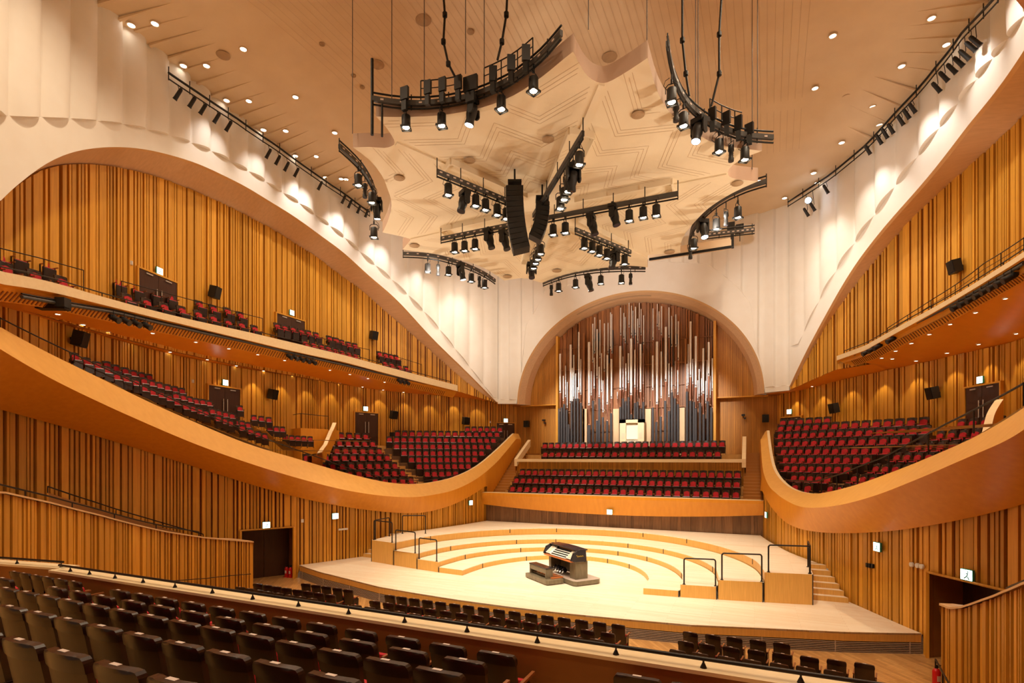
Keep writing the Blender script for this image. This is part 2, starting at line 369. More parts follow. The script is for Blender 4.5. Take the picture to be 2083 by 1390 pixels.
for sd in (-1, 1):
    sn = 'left' if sd < 0 else 'right'
    W_, U_, B_, A_, L_, T_, M_ = (pl(k, sd) for k in 'WUBALTM')
    z = {k: ZC[k, sd] for k in ('soff', 'archF', 'archB', 'ceil', 'band', 'swT', 'swM', 'swB', 'faT', 'faB')}
    # middle wall between terrace and soffit
    st(slat_wall('wall_' + sn, W_, lambda s: 2.5, lambda s: z['soff'](s) + .03, 11 + sd, s0=0))
    # upper wall inside the arch
    ubz = lambda s: 9.35 + (10.1 - 9.35) * min(1, s / 3.0)
    st(slat_wall('wall_' + sn, U_, ubz, lambda s: max(z['archB'](s), ubz(s)), 23 + sd))
    # plaster arch wall with scalloped flutes above a smooth band
    mb = MB(); N_ = int(A_.L / .1); cols = []
    lean = .0
    for i in range(N_ + 1):
        s = A_.L * i / N_; p = A_.at(s); n = A_.nrm(s)
        zf, zb, zc = z['archF'](s), z['band'](s), z['ceil'](s)
        zb = max(zb, zf + .05); zc = max(zc, zb + .1)
        u = (s / 1.18) % 1.0
        fl = .34 * max(0, math.sin(math.pi * u ** .8)) ** .6
        fade = min(1, max(0, (s - 1.0) / 4))
        col = [(p[0], p[1], zf), (p[0], p[1], zb - .02)]
        for k in range(5):
            h = k / 4; zz = zb + (zc - zb + .3) * h
            o = (-.1 + fl * (1 if k else .9)) * (.45 + .55 * fade) * min(1, s / .6)
            col.append((p[0] + n[0] * o, p[1] + n[1] * o, zz))
        cols.append(col)
    rows = [[c[k] for c in cols] for k in range(7)]
    mb.grid(rows[:2], 0); mb.grid(rows[1:3], 0, False); mb.grid(rows[2:], 0)
    # lining from the front edge back to the timber wall
    n_ = 120; FR = []; TR = []; BK = []
    for i in range(n_ + 1):
        s = A_.L * i / n_; p = A_.at(s); s2 = min(U_.near(p), U_.L)
        q = U_.at(s2); zf = z['archF'](s)
        n = A_.nrm(s)
        FR.append((p[0], p[1], zf)); TR.append((p[0] - n[0] * .16, p[1] - n[1] * .16, zf - .05))
        BK.append((q[0] - n[0] * .12, q[1] - n[1] * .12, z['archB'](s2) + .02))
    mb.strip(FR, TR, 1); mb.strip(TR, BK, 2)
    st(mb.build('wall_' + sn, ['white', 'trimw', 'intr']))
    # terrace parapet: bevelled pale rim, veneered apron
    mb = MB(); rows = [[], [], [], [], [], []]
    zsB = {}
    nT = 200
    for i in range(nT + 1):
        s = T_.L * i / nT; p = T_.at(s); n = T_.nrm(s)
        sm = M_.near(p); q = M_.at(sm); zt = z['swT'](s); zm = min(z['swM'](sm), zt - .12)
        sl = L_.near(q); l = L_.at(sl); zbt = z['swB'](sl)
        if p[1] > 31.4: l = (q[0] - n[0] * .12, q[1]); zbt = 2.25 + .686 * (p[1] - 31.5)
        zbt = min(zbt, zm - .3)
        rows[0].append((p[0] - n[0] * .16, p[1] - n[1] * .16, zt - .55))
        rows[1].append((p[0] - n[0] * .14, p[1] - n[1] * .14, zt))
        rows[2].append((p[0], p[1], zt))
        rows[3].append((q[0], q[1], zm))
        rows[4].append(((q[0] + l[0]) / 2 + n[0] * .10, (q[1] + l[1]) / 2 + n[1] * .10, (zm + zbt) / 2))
        rows[5].append((l[0] + n[0] * .12, l[1] + n[1] * .12, zbt))
    mb.strip(rows[0], rows[1], 2); mb.strip(rows[1], rows[2], 2, False); mb.strip(rows[2], rows[3], 0)
    mb.grid(rows[3:6], 1)
    st(mb.build('trim_1' if sd < 0 else 'trim_2', ['rim', 'ply', 'cap']))
    TZ = rows
    # low wall under the parapet
    gx = L_.near((sd * 12.3, 19.4)); g0 = L_.near((sd * 12.42, 19.15)); g1 = L_.near((sd * 13.68, 17.2))
    zdoor = 1.88
    def zb_(s):
        y = L_.at(s)[1]
        return 0.95 if y > 23.6 else (-.05 if y > 19.4 else -.7)
    zt_ = lambda s: z['swB'](s) + .05
    st(slat_wall('wall_' + sn, L_, zb_, zt_, 31 + sd, 0, g0, w=(.07, .28)))
    st(slat_wall('wall_' + sn, L_, lambda s: zdoor, zt_, 35 + sd, g0, g1, w=(.07, .28)))
    st(slat_wall('wall_' + sn, L_, lambda s: -.7, zt_, 38 + sd, g1, None, w=(.07, .28)))
    # recess with the dark doors
    a = L_.at(g0); b = L_.at(g1); n = L_.nrm((g0 + g1) / 2)
    o = (-n[0] * 1.25, -n[1] * 1.25)
    mb = MB()
    a2 = (a[0] + o[0], a[1] + o[1]); b2 = (b[0] + o[0], b[1] + o[1])
    zf0 = -.66
    mb.add([(*a, zf0), (*a2, zf0), (*a2, zdoor), (*a, zdoor)], [(0, 1, 2, 3)])
    mb.add([(*b, zf0), (*b2, zf0), (*b2, zdoor), (*b, zdoor)], [(0, 1, 2, 3)])
    mb.add([(*a2, zf0), (*b2, zf0), (*b2, zdoor), (*a2, zdoor)], [(0, 1, 2, 3)])
    mb.add([(*a, zdoor), (*b, zdoor), (*b2, zdoor), (*a2, zdoor)], [(0, 1, 2, 3)])
    # slim frame
    for u, v_ in ((a, a), (b, b)):
        mb.box((u[0] + n[0] * .06, u[1] + n[1] * .06, (zf0 + zdoor) / 2), (.08, .08, zdoor - zf0), 0, 1)
    mb.cyl((a[0] + n[0] * .06, a[1] + n[1] * .06, zdoor), (b[0] + n[0] * .06, b[1] + n[1] * .06, zdoor), .045, n=4, mi=1)
    st(mb.build('trim_3' if sd < 0 else 'trim_4', ['mah', 'slat']))
    dn = empty('door_1' if sd < 0 else 'door_2', (0, 0, 0)); st(dn)
    mid = ((a2[0] + b2[0]) / 2 + n[0] * .08, (a2[1] + b2[1]) / 2 + n[1] * .08); wd = math.dist(a2, b2)
    ang = math.atan2(b2[1] - a2[1], b2[0] - a2[0])
    for k in (-1, 1):
        MB().box((mid[0] + math.cos(ang) * k * wd / 4, mid[1] + math.sin(ang) * k * wd / 4, (zf0 + zdoor) / 2 - .01), (wd / 2 - .02, .06, zdoor - zf0 - .06), ang).build('door_leaf', 'door', dn)
    # soffit: from the middle wall out to the balcony front / upper wall
    mb = MB(); A0 = []; B0 = []; G0 = []; G1 = []
    for i in range(161):
        s = W_.L * i / 160; p = W_.at(s); za = z['soff'](s)
        if p[1] > 33.2 + .0:
            s2 = U_.near(p); q = U_.at(s2); zb = ubz(s2) - .02
            if p[1] > 37.6: q = (sd * 9.8, 36.45) if p[1] < 38.3 else (sd * 8.5, 37.1); zb = 9.3
        else:
            s2 = B_.near(p); q = B_.at(s2); zb = z['faB'](s2) - .42
            nn = B_.nrm(s2); q = (q[0] - nn[0] * .5, q[1] - nn[1] * .5)
        wn = W_.nrm(s); A0.append((p[0] - wn[0] * .25, p[1] - wn[1] * .25, za)); B0.append((*q, zb))
    mb.strip(A0, B0, 0)
    st(mb.build('ceiling', ['soffit']))
    # balcony tray
    mb = MB(); r_ = [[] for _ in range(7)]
    for i in range(121):
        s = B_.L * i / 120; p = B_.at(s); n = B_.nrm(s); t = z['faT'](s); b = min(z['faB'](s), t - .12)
        if i == 0: end = (p, n, t, b)
        s2 = U_.near(p); q = U_.at(s2)
        r_[0].append((p[0] - n[0] * .5, p[1] - n[1] * .5, b - .45))
        r_[1].append((p[0] - n[0] * .18, p[1] - n[1] * .18, b - .06))
        r_[2].append((p[0], p[1], b)); r_[3].append((p[0], p[1], t))
        r_[4].append((p[0] - n[0] * .2, p[1] - n[1] * .2, t + .02)); r_[5].append((p[0] - n[0] * .22, p[1] - n[1] * .22, t - .45))
        r_[6].append((q[0], q[1], t - .4))
    mb.strip(r_[0], r_[1], 1); mb.strip(r_[1], r_[2], 1, False); mb.strip(r_[2], r_[3], 0); mb.strip(r_[3], r_[4], 0, False); mb.strip(r_[4], r_[5], 1, False); mb.strip(r_[5], r_[6], 2, False)
    mb.add([rr[0] for rr in r_], [(0, 1, 2, 3, 4, 5, 6)], 1)
    st(mb.build('trim_5' if sd < 0 else 'trim_6', ['cap', 'ply', 'step']))
    # slatted grille strip under the balcony edge
    mb = MB(); s = 1.0
    while s < B_.L - 1:
        p = B_.at(s); n = B_.nrm(s); b = z['faB'](s); an = math.atan2(n[1], n[0])
        mb.box((p[0] - n[0] * .36, p[1] - n[1] * .36, b - .29), (.34, .035, .05), 0, 0, Matrix.Rotation(an, 4, 'Z') @ Matrix.Rotation(-R(50), 4, 'Y'))
        s += .16
    st(mb.build('trim_7' if sd < 0 else 'trim_8', ['mah']))

# ------------------------------------------------------------------ organ end wall
AY = 37.0; SP = 9.27; AW = 8.46
def arch_z(x, rise=7.45, w=AW):
    return SP + rise * math.sqrt(max(0, 1 - (x / w) ** 2))
bandp = [P(px, py, y=AY) for px, py in [(1056, 760), (1070, 662), (1088, 634), (1103, 605), (1118, 575), (1417, 527), (1460, 551), (1500, 584), (1527, 618), (1549, 700)]]
bt = lerpf([(-8.3, 9.6)] + [(p.x, p.z) for p in bandp[1:5]] + [(-5.6, 17.4), (0, 18.9), (5.0, 17.9)] + [(p.x, p.z) for p in bandp[6:9]] + [(8.3, 9.6)])
mb = MB(); cols = []
for i in range(241):
    u = i / 240
    if u < .06: x = -9.8 + (1.34) * u / .06; y = 36.4 + .6 * (u / .06)
    elif u > .94: x = 9.8 - 1.34 * (1 - u) / .06; y = 36.4 + .6 * (1 - u) / .06
    else: x = -AW + 2 * AW * (u - .06) / .88; y = AY
    zf = arch_z(x) if abs(x) < AW else 9.3
    zb = max(bt(x), zf + .3); zc = max(19.4, zb + .1)
    fl = .16 * ((abs(x) / .9) % 1.0) * min(1, abs(x) / 4) * min(1, (9.8 - abs(x)) / .3)
    cols.append([(x, y, zf), (x, y, zb), (x, y - fl + .06, zb + .03), (x, y - fl + .06, zc + 1.5)])
rows = [[c[k] for c in cols] for k in range(4)]
mb.grid(rows[:2], 0); mb.grid(rows[1:3], 0, False); mb.grid(rows[2:], 0)
# arch lining
n_ = 80; A0 = []; T0 = []; B0 = []; D0 = []
for i in range(n_ + 1):
    t = math.pi * i / n_; ct = -math.cos(t); sn_ = math.sin(t)
    A0.append((AW * ct, AY, SP + 7.45 * sn_)); T0.append(((AW - .08) * ct, AY + .14, SP + 7.36 * sn_))
    D0.append(((AW - .4) * ct, AY + .6, SP + 7.1 * sn_)); B0.append(((AW - .6) * ct, AY + 1.2, SP + 6.9 * sn_))
mb.strip(A0, T0, 1); mb.strip(T0, D0, 2); mb.strip(D0, B0, 2)
# pier undersides
for sd in (-1, 1):
    mb.add([(sd * 9.85, 36.45, 9.3), (sd * AW, 37.0, 9.27), (sd * (AW - .6), 38.2, 9.27), (sd * 10.2, 38.0, 9.5)], [(0, 1, 2, 3)], 2)
mb.add([(0, 0, 0)], [], 0)
st(mb.build('wall_back', ['white', 'trimw', 'intr']))
# slot line in the arch lining
sl = MB(); sl.tube([((AW - .22) * -math.cos(t), AY + .34, SP + 7.19 * math.sin(t)) for t in [R(62 + i * 2) for i in range(20)]], .03, 4)
st(sl.build('trim_9', 'groove'))
# timber wall behind: upper (inside the arch) and lower
bk = Plan([(-9.4, 38.25), (9.4, 38.25)], False)
st(slat_wall('wall_back', bk, lambda s: 9.25, lambda s: max(9.3, SP + 7.3 * math.sqrt(max(0, 1 - ((s - 9.4) / 8.2) ** 2))), 51, w=(.09, .16), g=(.008, .016), dep=.03, mats=('slat2', 'slatdark')))
bk2 = Plan([(-9.6, 38.75), (9.6, 38.75)], False)
st(slat_wall('wall_back', bk2, lambda s: 2, lambda s: 9.27, 52, w=(.09, .16), g=(.008, .016), dep=.03, mats=('slat2', 'slatdark')))
mb = MB().box((0, 38.42, 9.24), (17.4, .5, .07)); st(mb.build('trim_10', 'slat'))

# ------------------------------------------------------------------ ceiling
Al, Ar = pl('A', -1), pl('A', 1)
mb = MB(); rows = []
NR = 60
for j in range(NR + 1):
    s = Al.L * j / NR; a = Al.at(s); b = Ar.at(s); za = ZC['ceil', -1](s); zb = ZC['ceil', 1](s); row = []
    for i in range(41):
        t = i / 40; x = a[0] + (b[0] - a[0]) * t
        row.append((x, a[1], za + (zb - za) * t + 1.2 * math.sin(math.pi * t) * min(1, .3 + s / 12)))
    rows.append(row)
b0 = [(x, 38.5, z + .0) for x, y, z in rows[0]]
mb.grid([b0] + rows, 0)
last = rows[-1]
mb.grid([last, [(x * 1.0, -6.0, z) for x, y, z in last]], 0)
ceil_obj = st(mb.build('ceiling', ['ceil']))
CROWS = rows
def ceil_z(x, y):
    best = None
    k = min(range(NR + 1), key=lambda j: abs(CROWS[j][0][1] - y))
    r = CROWS[k]; t = (x - r[0][0]) / (r[-1][0] - r[0][0]); t = min(max(t, 0), 1)
    i = min(39, int(t * 40)); f = t * 40 - i
    return r[i][2] * (1 - f) + r[i + 1][2] * f
# fine board joints running across the ceiling + stepped ribs near the walls
mb = MB()
for k in range(66):
    x0 = -9.8 + k * .3
    pts = [(x0 + .12 * (y - 20) * (-1 if x0 < 0 else 1) * .2, y, ceil_z(x0, y) - .01) for y in range(5, 34, 2)]
    mb.strip([(p[0] - .006, p[1], p[2]) for p in pts], [(p[0] + .006, p[1], p[2]) for p in pts], 0)
for sd in (-1, 1):
    A_ = pl('A', sd)
    for k in range(32):
        s = 6 + k * .85; p = A_.at(s); n = A_.nrm(s)
        q = (p[0] + n[0] * 2.4, p[1] + n[1] * 2.4); p = (p[0] + n[0] * .1, p[1] + n[1] * .1)
        t = (-n[1] * .06, n[0] * .06)
        zp = min(ceil_z(*p), ZC['ceil', sd](s) + .2); zq = ceil_z(*q)
        mb.add([(p[0] - t[0], p[1] - t[1], zp), (p[0] + t[0], p[1] + t[1], zp), (q[0], q[1], zq), (p[0] - t[0], p[1] - t[1], zp - .10), (p[0] + t[0], p[1] + t[1], zp - .10)], [(3, 4, 2), (0, 3, 2), (1, 2, 4)], 1)
st(mb.build('trim_11', ['joint', 'ceil']))
# ------------------------------------------------------------------ stage
FY = lerpf([(0, 16.98), (1.2, 17.0), (2, 17.02), (4, 17.2), (6, 17.45), (8.7, 18.2), (10.2, 18.6), (11.3, 19.0), (12.32, 19.4)])
front = [(x / 10, FY(abs(x / 10))) for x in range(-123, 124, 3)]
LW = [LP.at(LP.near((-12.32, 19.4)) * (1 - k / 24)) for k in range(25)]
poly = front + [(-x, y) for x, y in LW] + [(x, y) for x, y in reversed(LW)]
mb = MB()
mb.prism(poly, -.06, 0, 0, 0)
fr2 = [(x, y + .0) for x, y in front]
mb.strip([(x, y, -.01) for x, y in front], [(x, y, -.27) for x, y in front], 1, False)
mb.strip([(x, y + .09, -.27) for x, y in front], [(x, y + .09, -.62) for x, y in front], 3, False)
for k in range(6):
    z0 = -.30 - k * .052
    A = [(x, y + .0, z0) for x, y in front]; B = [(x, y + .0, z0 - .024) for x, y in front]; D = [(x, y + .07, z0) for x, y in front]
    mb.strip(A, B, 2, False); mb.strip(A, D, 2, False)
for x in range(-12, 13, 2):
    mb.box((x, FY(abs(x)) + .03, -.44), (.03, .06, .34), 0, 2)
mb.strip([(x, y, -.60) for x, y in front], [(x, y, -.64) for x, y in front], 2, False)
tag(mb.build('stage_platform', ['stage', 'riser', 'vent', 'conb']), 'pale maple concert stage platform with a grilled front and curved edge', 'stage')

ARC = [(4.0, 5.2, .235), (5.35, 6.2, .47), (6.65, 7.3, .72), (8.2, 9.1, 1.08)]
BX = [3.95, 5.29, 6.6, 8.15, 9.7]; BY = [20.6, 20.75, 20.95, 21.25, 21.55]
def arcp(k, n=36):
    a, b, h = ARC[k]; x0 = BX[k]
    out = [(x0, BY[k])]
    for i in range(n + 1):
        t = math.pi * i / n; out.append((a * math.cos(t) * (x0 / a if abs(math.cos(t)) > .98 else 1), 21.0 + b * math.sin(t)))
    out.append((-x0, BY[k])); return out
nm = ['lowest inner', 'second', 'third', 'widest top']
for k in range(4):
    h = ARC[k][2]; inner = arcp(k)
    if k < 3:
        outer = arcp(k + 1); outer[0] = (BX[k + 1] - .03, BY[k + 1]); outer[-1] = (-BX[k + 1] + .03, BY[k + 1])
        outer = [(x * .997, y - .02) for x, y in outer]
    else:
        a, b, _ = ARC[3]
        outer = []
        for i in range(37):
            t = i / 36
            if t < .06: outer.append((9.7 + 0 * t, 21.55 + (23.85 - 21.55) * t / .06))
        n1 = LP.near((-10.2, 24.0)); side = [LP.at(n1 * (1 - q / 10)) for q in range(11)]
        outer = [(9.7, 21.55), (9.74, 23.95)] + [(-x - .12, y) for x, y in side] + [(8.1, 31.25), (-8.1, 31.25)] + [(x + .12, y) for x, y in reversed(side)] + [(-9.74, 23.95), (-9.7, 21.55)]
    mb = MB()
    # top as strip between matched samples
    def res(pts, n=60):
        L = [0]
        for p, q in zip(pts, pts[1:]): L.append(L[-1] + math.dist(p, q))
        o = []
        for i in range(n + 1):
            s = L[-1] * i / n; j = max(q for q in range(len(L)) if L[q] <= s + 1e-9); j = min(j, len(pts) - 2)
            t = (s - L[j]) / max(1e-9, L[j + 1] - L[j]); o.append((pts[j][0] + (pts[j + 1][0] - pts[j][0]) * t, pts[j][1] + (pts[j + 1][1] - pts[j][1]) * t))
        return o
    I = res(inner); 
    if k < 3: O = res(outer)
    else:
        O = []
        mid = (0, 22)
        for p in I:  # radial match to outer polygon
            d = (p[0] - 0, p[1] - 21.3); best = None
            for q, r_ in zip(outer, outer[1:]):
                ex, ey = r_[0] - q[0], r_[1] - q[1]; det = -d[0] * ey + ex * d[1]
                if abs(det) < 1e-9: continue
                t = (q[0] * -ey + ex * (q[1] - 21.3)) / det; u = (d[0] * (q[1] - 21.3) - d[1] * q[0]) / det
                if t > .9 and -1e-6 <= u <= 1 + 1e-6: best = t if best is None else max(best, t)
            t = best or 1.0; O.append((d[0] * t, 21.3 + d[1] * t))
        O[0] = (9.7, 21.55); O[-1] = (-9.7, 21.55)
    if k < 3: mb.strip([(x, y, h) for x, y in I], [(x, y, h) for x, y in O], 0, False)
    else:
        pg = I + [(x, y) for x, y in reversed(outer)]
        mb.add([(x, y, h) for x, y in pg], [tuple(range(len(pg)))], 0)
        for sx in (-1, 1): mb.add([(sx * 9.7, 21.55, 0.002), (sx * 9.74, 23.95, 0.002), (sx * 9.74, 23.95, h), (sx * 9.7, 21.55, h)], [(0, 1, 2, 3)], 1)
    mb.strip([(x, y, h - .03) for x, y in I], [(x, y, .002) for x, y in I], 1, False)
    mb.strip([(x, y, h) for x, y in I], [(x, y, h - .03) for x, y in I], 0, False)
    for e, f in ((I[0], O[0]), (I[-1], O[-1])):
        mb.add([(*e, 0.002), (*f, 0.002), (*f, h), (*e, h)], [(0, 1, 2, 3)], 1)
        dx = .012 if e[0] > 0 else -.012
        mb.box((f[0] - dx, f[1] + .01, h / 2), (.03, .05, h), 0, 2)
    # dark joints between the riser units
    for i in range(0, 61):
        if i in (7, 19, 25, 36, 42, 53):
            p = I[i]; mb.box((p[0], p[1], h - .12), (.035, .035, .22), 0, 2)
    tag(mb.build('stage_riser', ['stage', 'riser', 'conb']), '%s horseshoe tier of the pale wooden stage risers' % nm[k], 'stage riser', 'horseshoe stage risers')
# steps at both ends of the top tier
for sd in (-1, 1):
    mb = MB()
    for k in range(6):
        z1 = .18 * (k + 1) if k < 5 else 1.06
        y0 = 22.35 + k * .27; y1 = 23.97
        x1 = lambda y: abs(LP.at(LP.near((-11, y)))[0]) - .14
        poly = [(sd * 9.76, y0), (sd * x1(y0), y0), (sd * x1(y1), y1), (sd * 9.76, y1)]
        if sd < 0: poly = poly[::-1]
        mb.prism(poly, z1 - .18, z1, 1, 0)
    tag(mb.build('stage_steps', ['stage', 'riser']), 'short flight of six wooden steps up the risers on the %s' % SIDE[sd], 'stage steps')
# rails on the tiers
def hoop(name, a, b, z, h=.98, mids=(), label=None, r=.028):
    root = empty(name, (a[0], a[1], z), 0, label, 'guard rail', 'guard rails on the stage risers')
    A = Vector((0, 0, 0)); B = Vector((b[0] - a[0], b[1] - a[1], 0))
    for q in (A, B):
        m_ = MB().cyl(q, q + Vector((0, 0, h - .06)), r); m_.cyl(q, q + Vector((0, 0, .02)), .055); m_.build('post', 'rail', root)
    d = (B - A).normalized() * .06
    MB().tube([A + Vector((0, 0, h - .07)), A + d * .35 + Vector((0, 0, h - .02)), A + d + Vector((0, 0, h)), B - d + Vector((0, 0, h)), B - d * .35 + Vector((0, 0, h - .02)), B + Vector((0, 0, h - .07))], r, 8).build('top_rail', 'rail', root)
    return root
for sd in (-1, 1):
    for k, w_ in ((1, 'second'), (2, 'third'), (3, 'top')):
        z0 = ARC[k][2]
        hoop('guard_rail', (sd * (BX[k] + .12), BY[k] + .08), (sd * (BX[k + 1] - .1), BY[k + 1] + .08), z0, label='dark hoop rail on the front end of the %s riser, %s' % (w_, SIDE[sd]))
    hoop('guard_rail', (sd * 9.62, 21.75), (sd * 9.66, 22.95), 1.08, label='dark side hoop rail on the top riser beside the steps, %s' % SIDE[sd])
    if sd < 0: hoop('guard_rail', (-9.62, 24.05), (-8.5, 24.6), 1.08, label='dark hoop rail behind the head of the steps, fire extinguisher side')
# back wall of the stage
bk3 = Plan([(-8.6, 31.42), (8.6, 31.42)], False)
st(slat_wall('wall_back', bk3, lambda s: .9, lambda s: 2.75, 77, w=(.12, .5), g=(.006, .012), dep=.055, mats=('brown', 'brown')))
# ------------------------------------------------------------------ stalls floor
mb = MB()
ff = [(-18, 23), (18, 23), (18, -2), (-18, -2)]
mb.prism(ff, -.8, -.62, 0, 0)
st(mb.build('floor', ['floor']))
# ------------------------------------------------------------------ choir terrace
def box_(mb, x0, x1, y0, y1, z0, z1, mi=0, mt=None):
    mb.prism([(x0, y0), (x1, y0), (x1, y1), (x0, y1)], z0, z1, mi, mt)
mb = MB()
levels = [(31.56, 32.35, 2.5), (32.35, 33.15, 3.02), (33.15, 34.5, 3.54), (34.5, 35.9, 4.78), (35.9, 38.7, 5.42)]
for y0, y1, z in levels: box_(mb, -7.3, 7.3, y0, y1, z - 1.3, z, 0)
# stairs at both sides
for sd in (-1, 1):
    n = 19
    for k in range(n):
        y0 = 31.56 + k * .255; z = 2.38 + k * .175
        a, b = sorted((sd * 7.28, sd * 8.5)); box_(mb, a, b, y0, 38.7, z - .175, z, 1, 0)
st(mb.build('floor', ['step', 'treadface']))
mb = MB()
rows = [[], [], [], [], []]
for i in range(61):
    x = -8.3 + 16.6 * i / 60; u = x / 8.3; zb = 2.18 - .34 * (1 - u * u)
    rows[0].append((x, 31.32, 2.6)); rows[1].append((x, 31.30, 2.97)); rows[2].append((x, 30.86, 2.95)); rows[3].append((x, 30.84, 2.78)); rows[4].append((x, 31.05, zb))
    
mb.strip(rows[0], rows[1], 0, False); mb.strip(rows[1], rows[2], 0, False); mb.strip(rows[2], rows[3], 1, False); mb.strip(rows[3], rows[4], 1, False)
bt_ = [(x, 31.42, z) for x, y, z in rows[4]]; mb.strip(rows[4], bt_, 1, False)
st(mb.build('trim_12', ['cap', 'ply']))
# upper choir parapet with pale cap, fine slatted face and sloping ends
mb = MB()
box_(mb, -7.42, 7.42, 34.1, 34.5, 4.93, 5.13, 0)
for sd in (-1, 1):
    x0, x1 = sorted((sd * 7.2, sd * 7.42))
    A = [(x0, 34.12, 5.13), (x1, 34.12, 5.13), (x1, 36.6, 6.55), (x0, 36.6, 6.55)]
    B = [(x, y, z - .5) for x, y, z in A]
    mb.add(A + B, [(0, 1, 2, 3), (4, 5, 1, 0), (5, 6, 2, 1), (6, 7, 3, 2), (7, 4, 0, 3)], 0)
    mb.add([(sd * 7.42, 34.3, 5.0), (sd * 7.42, 36.6, 6.4), (sd * 7.42, 36.6, 3), (sd * 7.42, 34.3, 2.4)], [(0, 1, 2, 3)], 1)
st(mb.build('trim_13', ['cap', 'ply']))
pw = Plan([(-7.35, 34.42), (7.35, 34.42)], False)
st(slat_wall('wall_back', pw, lambda s: 3.5, lambda s: 4.95, 78, w=(.05, .09), g=(.012, .02), dep=.03))
# ------------------------------------------------------------------ side terraces: seat rows surveyed from the photograph
def lz(pts): return zx(600, 820, 4.34, pts)
def rz_(pts): return zx(1540, 820, 3.836, pts)
ROWS_B = [  # first seat (towards the camera), last seat (towards the organ), number, in hall coordinates (fire extinguisher side; z of the red pad)
    ((-9.99, 27.99), (-9.5, 28.45), 2, 3.72), ((-10.81, 28.36), (-9.53, 29.71), 5, 4.14), ((-11.64, 28.69), (-9.28, 30.91), 8, 4.60),
    ((-12.46, 29.0), (-9.29, 31.81), 10, 5.03), ((-13.29, 29.35), (-9.24, 32.71), 12, 5.47), ((-14.1, 29.62), (-9.12, 33.51), 14, 5.93),
    ((-14.88, 29.87), (-9.16, 34.4), 16, 6.40), ((-15.12, 31.1), (-9.22, 35.09), 15, 6.86), ((-11.58, 34.88), (-9.39, 35.89), 6, 7.26)]
ROWS_A = [((-10.67, 26.49), 6, 3.78), ((-11.61, 26.95), 9, 4.22), ((-12.46, 27.3), 12, 4.65), ((-13.28, 27.62), 10, 5.14), ((-14.1, 27.88), 7, 5.57), ((-14.94, 28.27), 6, 6.06), ((-15.73, 28.52), 4, 6.57)]
DA = (-.44, -.90)  # direction of the A rows away from the aisle
PAD = .60
SEATS = []   # (x, y, zfloor, heading, block, row, index, n)
def face(dx, dy): return math.atan2(dy, dx) - math.pi / 2
mbf = {-1: MB(), 1: MB()}
for sd in (-1, 1):
    for r, (a, b, n, zr) in enumerate(ROWS_B):
        dx, dy = b[0] - a[0], b[1] - a[1]; l = math.hypot(dx, dy); dx /= l; dy /= l
        nx, ny = dy, -dx      # towards the stage
        for i in range(n):
            t = i / (n - 1); x = a[0] + (b[0] - a[0]) * t; y = a[1] + (b[1] - a[1]) * t
            SEATS.append((-sd * x, y, zr - PAD, face(-sd * nx, ny), 'B', sd, r, i, n))
        fl = zr - PAD
        e0 = (a[0] - dx * .35, a[1] - dy * .35); e1 = (b[0] + dx * .8, b[1] + dy * .8)
        if e1[0] > -8.95: e1 = (-8.95, e1[1])
        q = [(e0[0] + nx * .55, e0[1] + ny * .55), (e1[0] + nx * .3, e1[1] + ny * .55), (e1[0] - nx * .1, e1[1] + 1.4), (e0[0] - nx * 1.0, e0[1] - ny * 1.0)]
        q = [(min(x, -8.95), y) for x, y in q]
        q = [(-sd * x, y) for x, y in q]
        if sd > 0: q = q[::-1]
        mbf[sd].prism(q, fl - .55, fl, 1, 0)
    for r, (a, n, zr) in enumerate(ROWS_A):
        nx, ny = -DA[1], DA[0]    # towards the stage (.90,-.44)
        for i in range(n):
            x = a[0] + DA[0] * .56 * i; y = a[1] + DA[1] * .56 * i
            SEATS.append((-sd * x, y, zr - PAD, face(-sd * nx, ny), 'A', sd, r, i, n))
        fl = zr - PAD
        e0 = (a[0] - DA[0] * .4, a[1] - DA[1] * .4); e1 = (a[0] + DA[0] * (.56 * n + .3), a[1] + DA[1] * (.56 * n + .3))
        q = [(e0[0] + nx * .5, e0[1] + ny * .5), (e1[0] + nx * .5, e1[1] + ny * .5), (e1[0] - nx * 1.0, e1[1] - ny * 1.0), (e0[0] - nx * 1.0, e0[1] - ny * 1.0)][::-1]
        q = [(-sd * x, y) for x, y in q]
        if sd > 0: q = q[::-1]
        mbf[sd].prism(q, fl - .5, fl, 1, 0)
    # aisle steps between the two blocks
    for k in range(16):
        t = k / 15; x0 = -10.3 - 5.7 * t; y0 = 27.15 + 2.2 * t; z = 3.1 + 2.95 * t
        q = [(x0 + .5, y0 - .62), (x0 + .5 - .1, y0 + .9), (x0 - 1.1, y0 + 1.25), (x0 - 1.1, y0 - .2)]
        q = [(-sd * x, y) for x, y in q]
        if sd > 0: q = q[::-1]
        mbf[sd].prism(q, z - .3, z, 0)
    # level landings at the top by the doors
    q = [(-15.6, 27.5), (-15.0, 30.6), (-12.5, 33.7), (-10, 36.6), (-9.0, 38.8), (-12, 38.8), (-18, 32), (-18.6, 27)]
    q = [(-sd * x, y) for x, y in q]
    if sd > 0: q = q[::-1]
    mbf[sd].prism(q, 4.6, 6.0, 0)
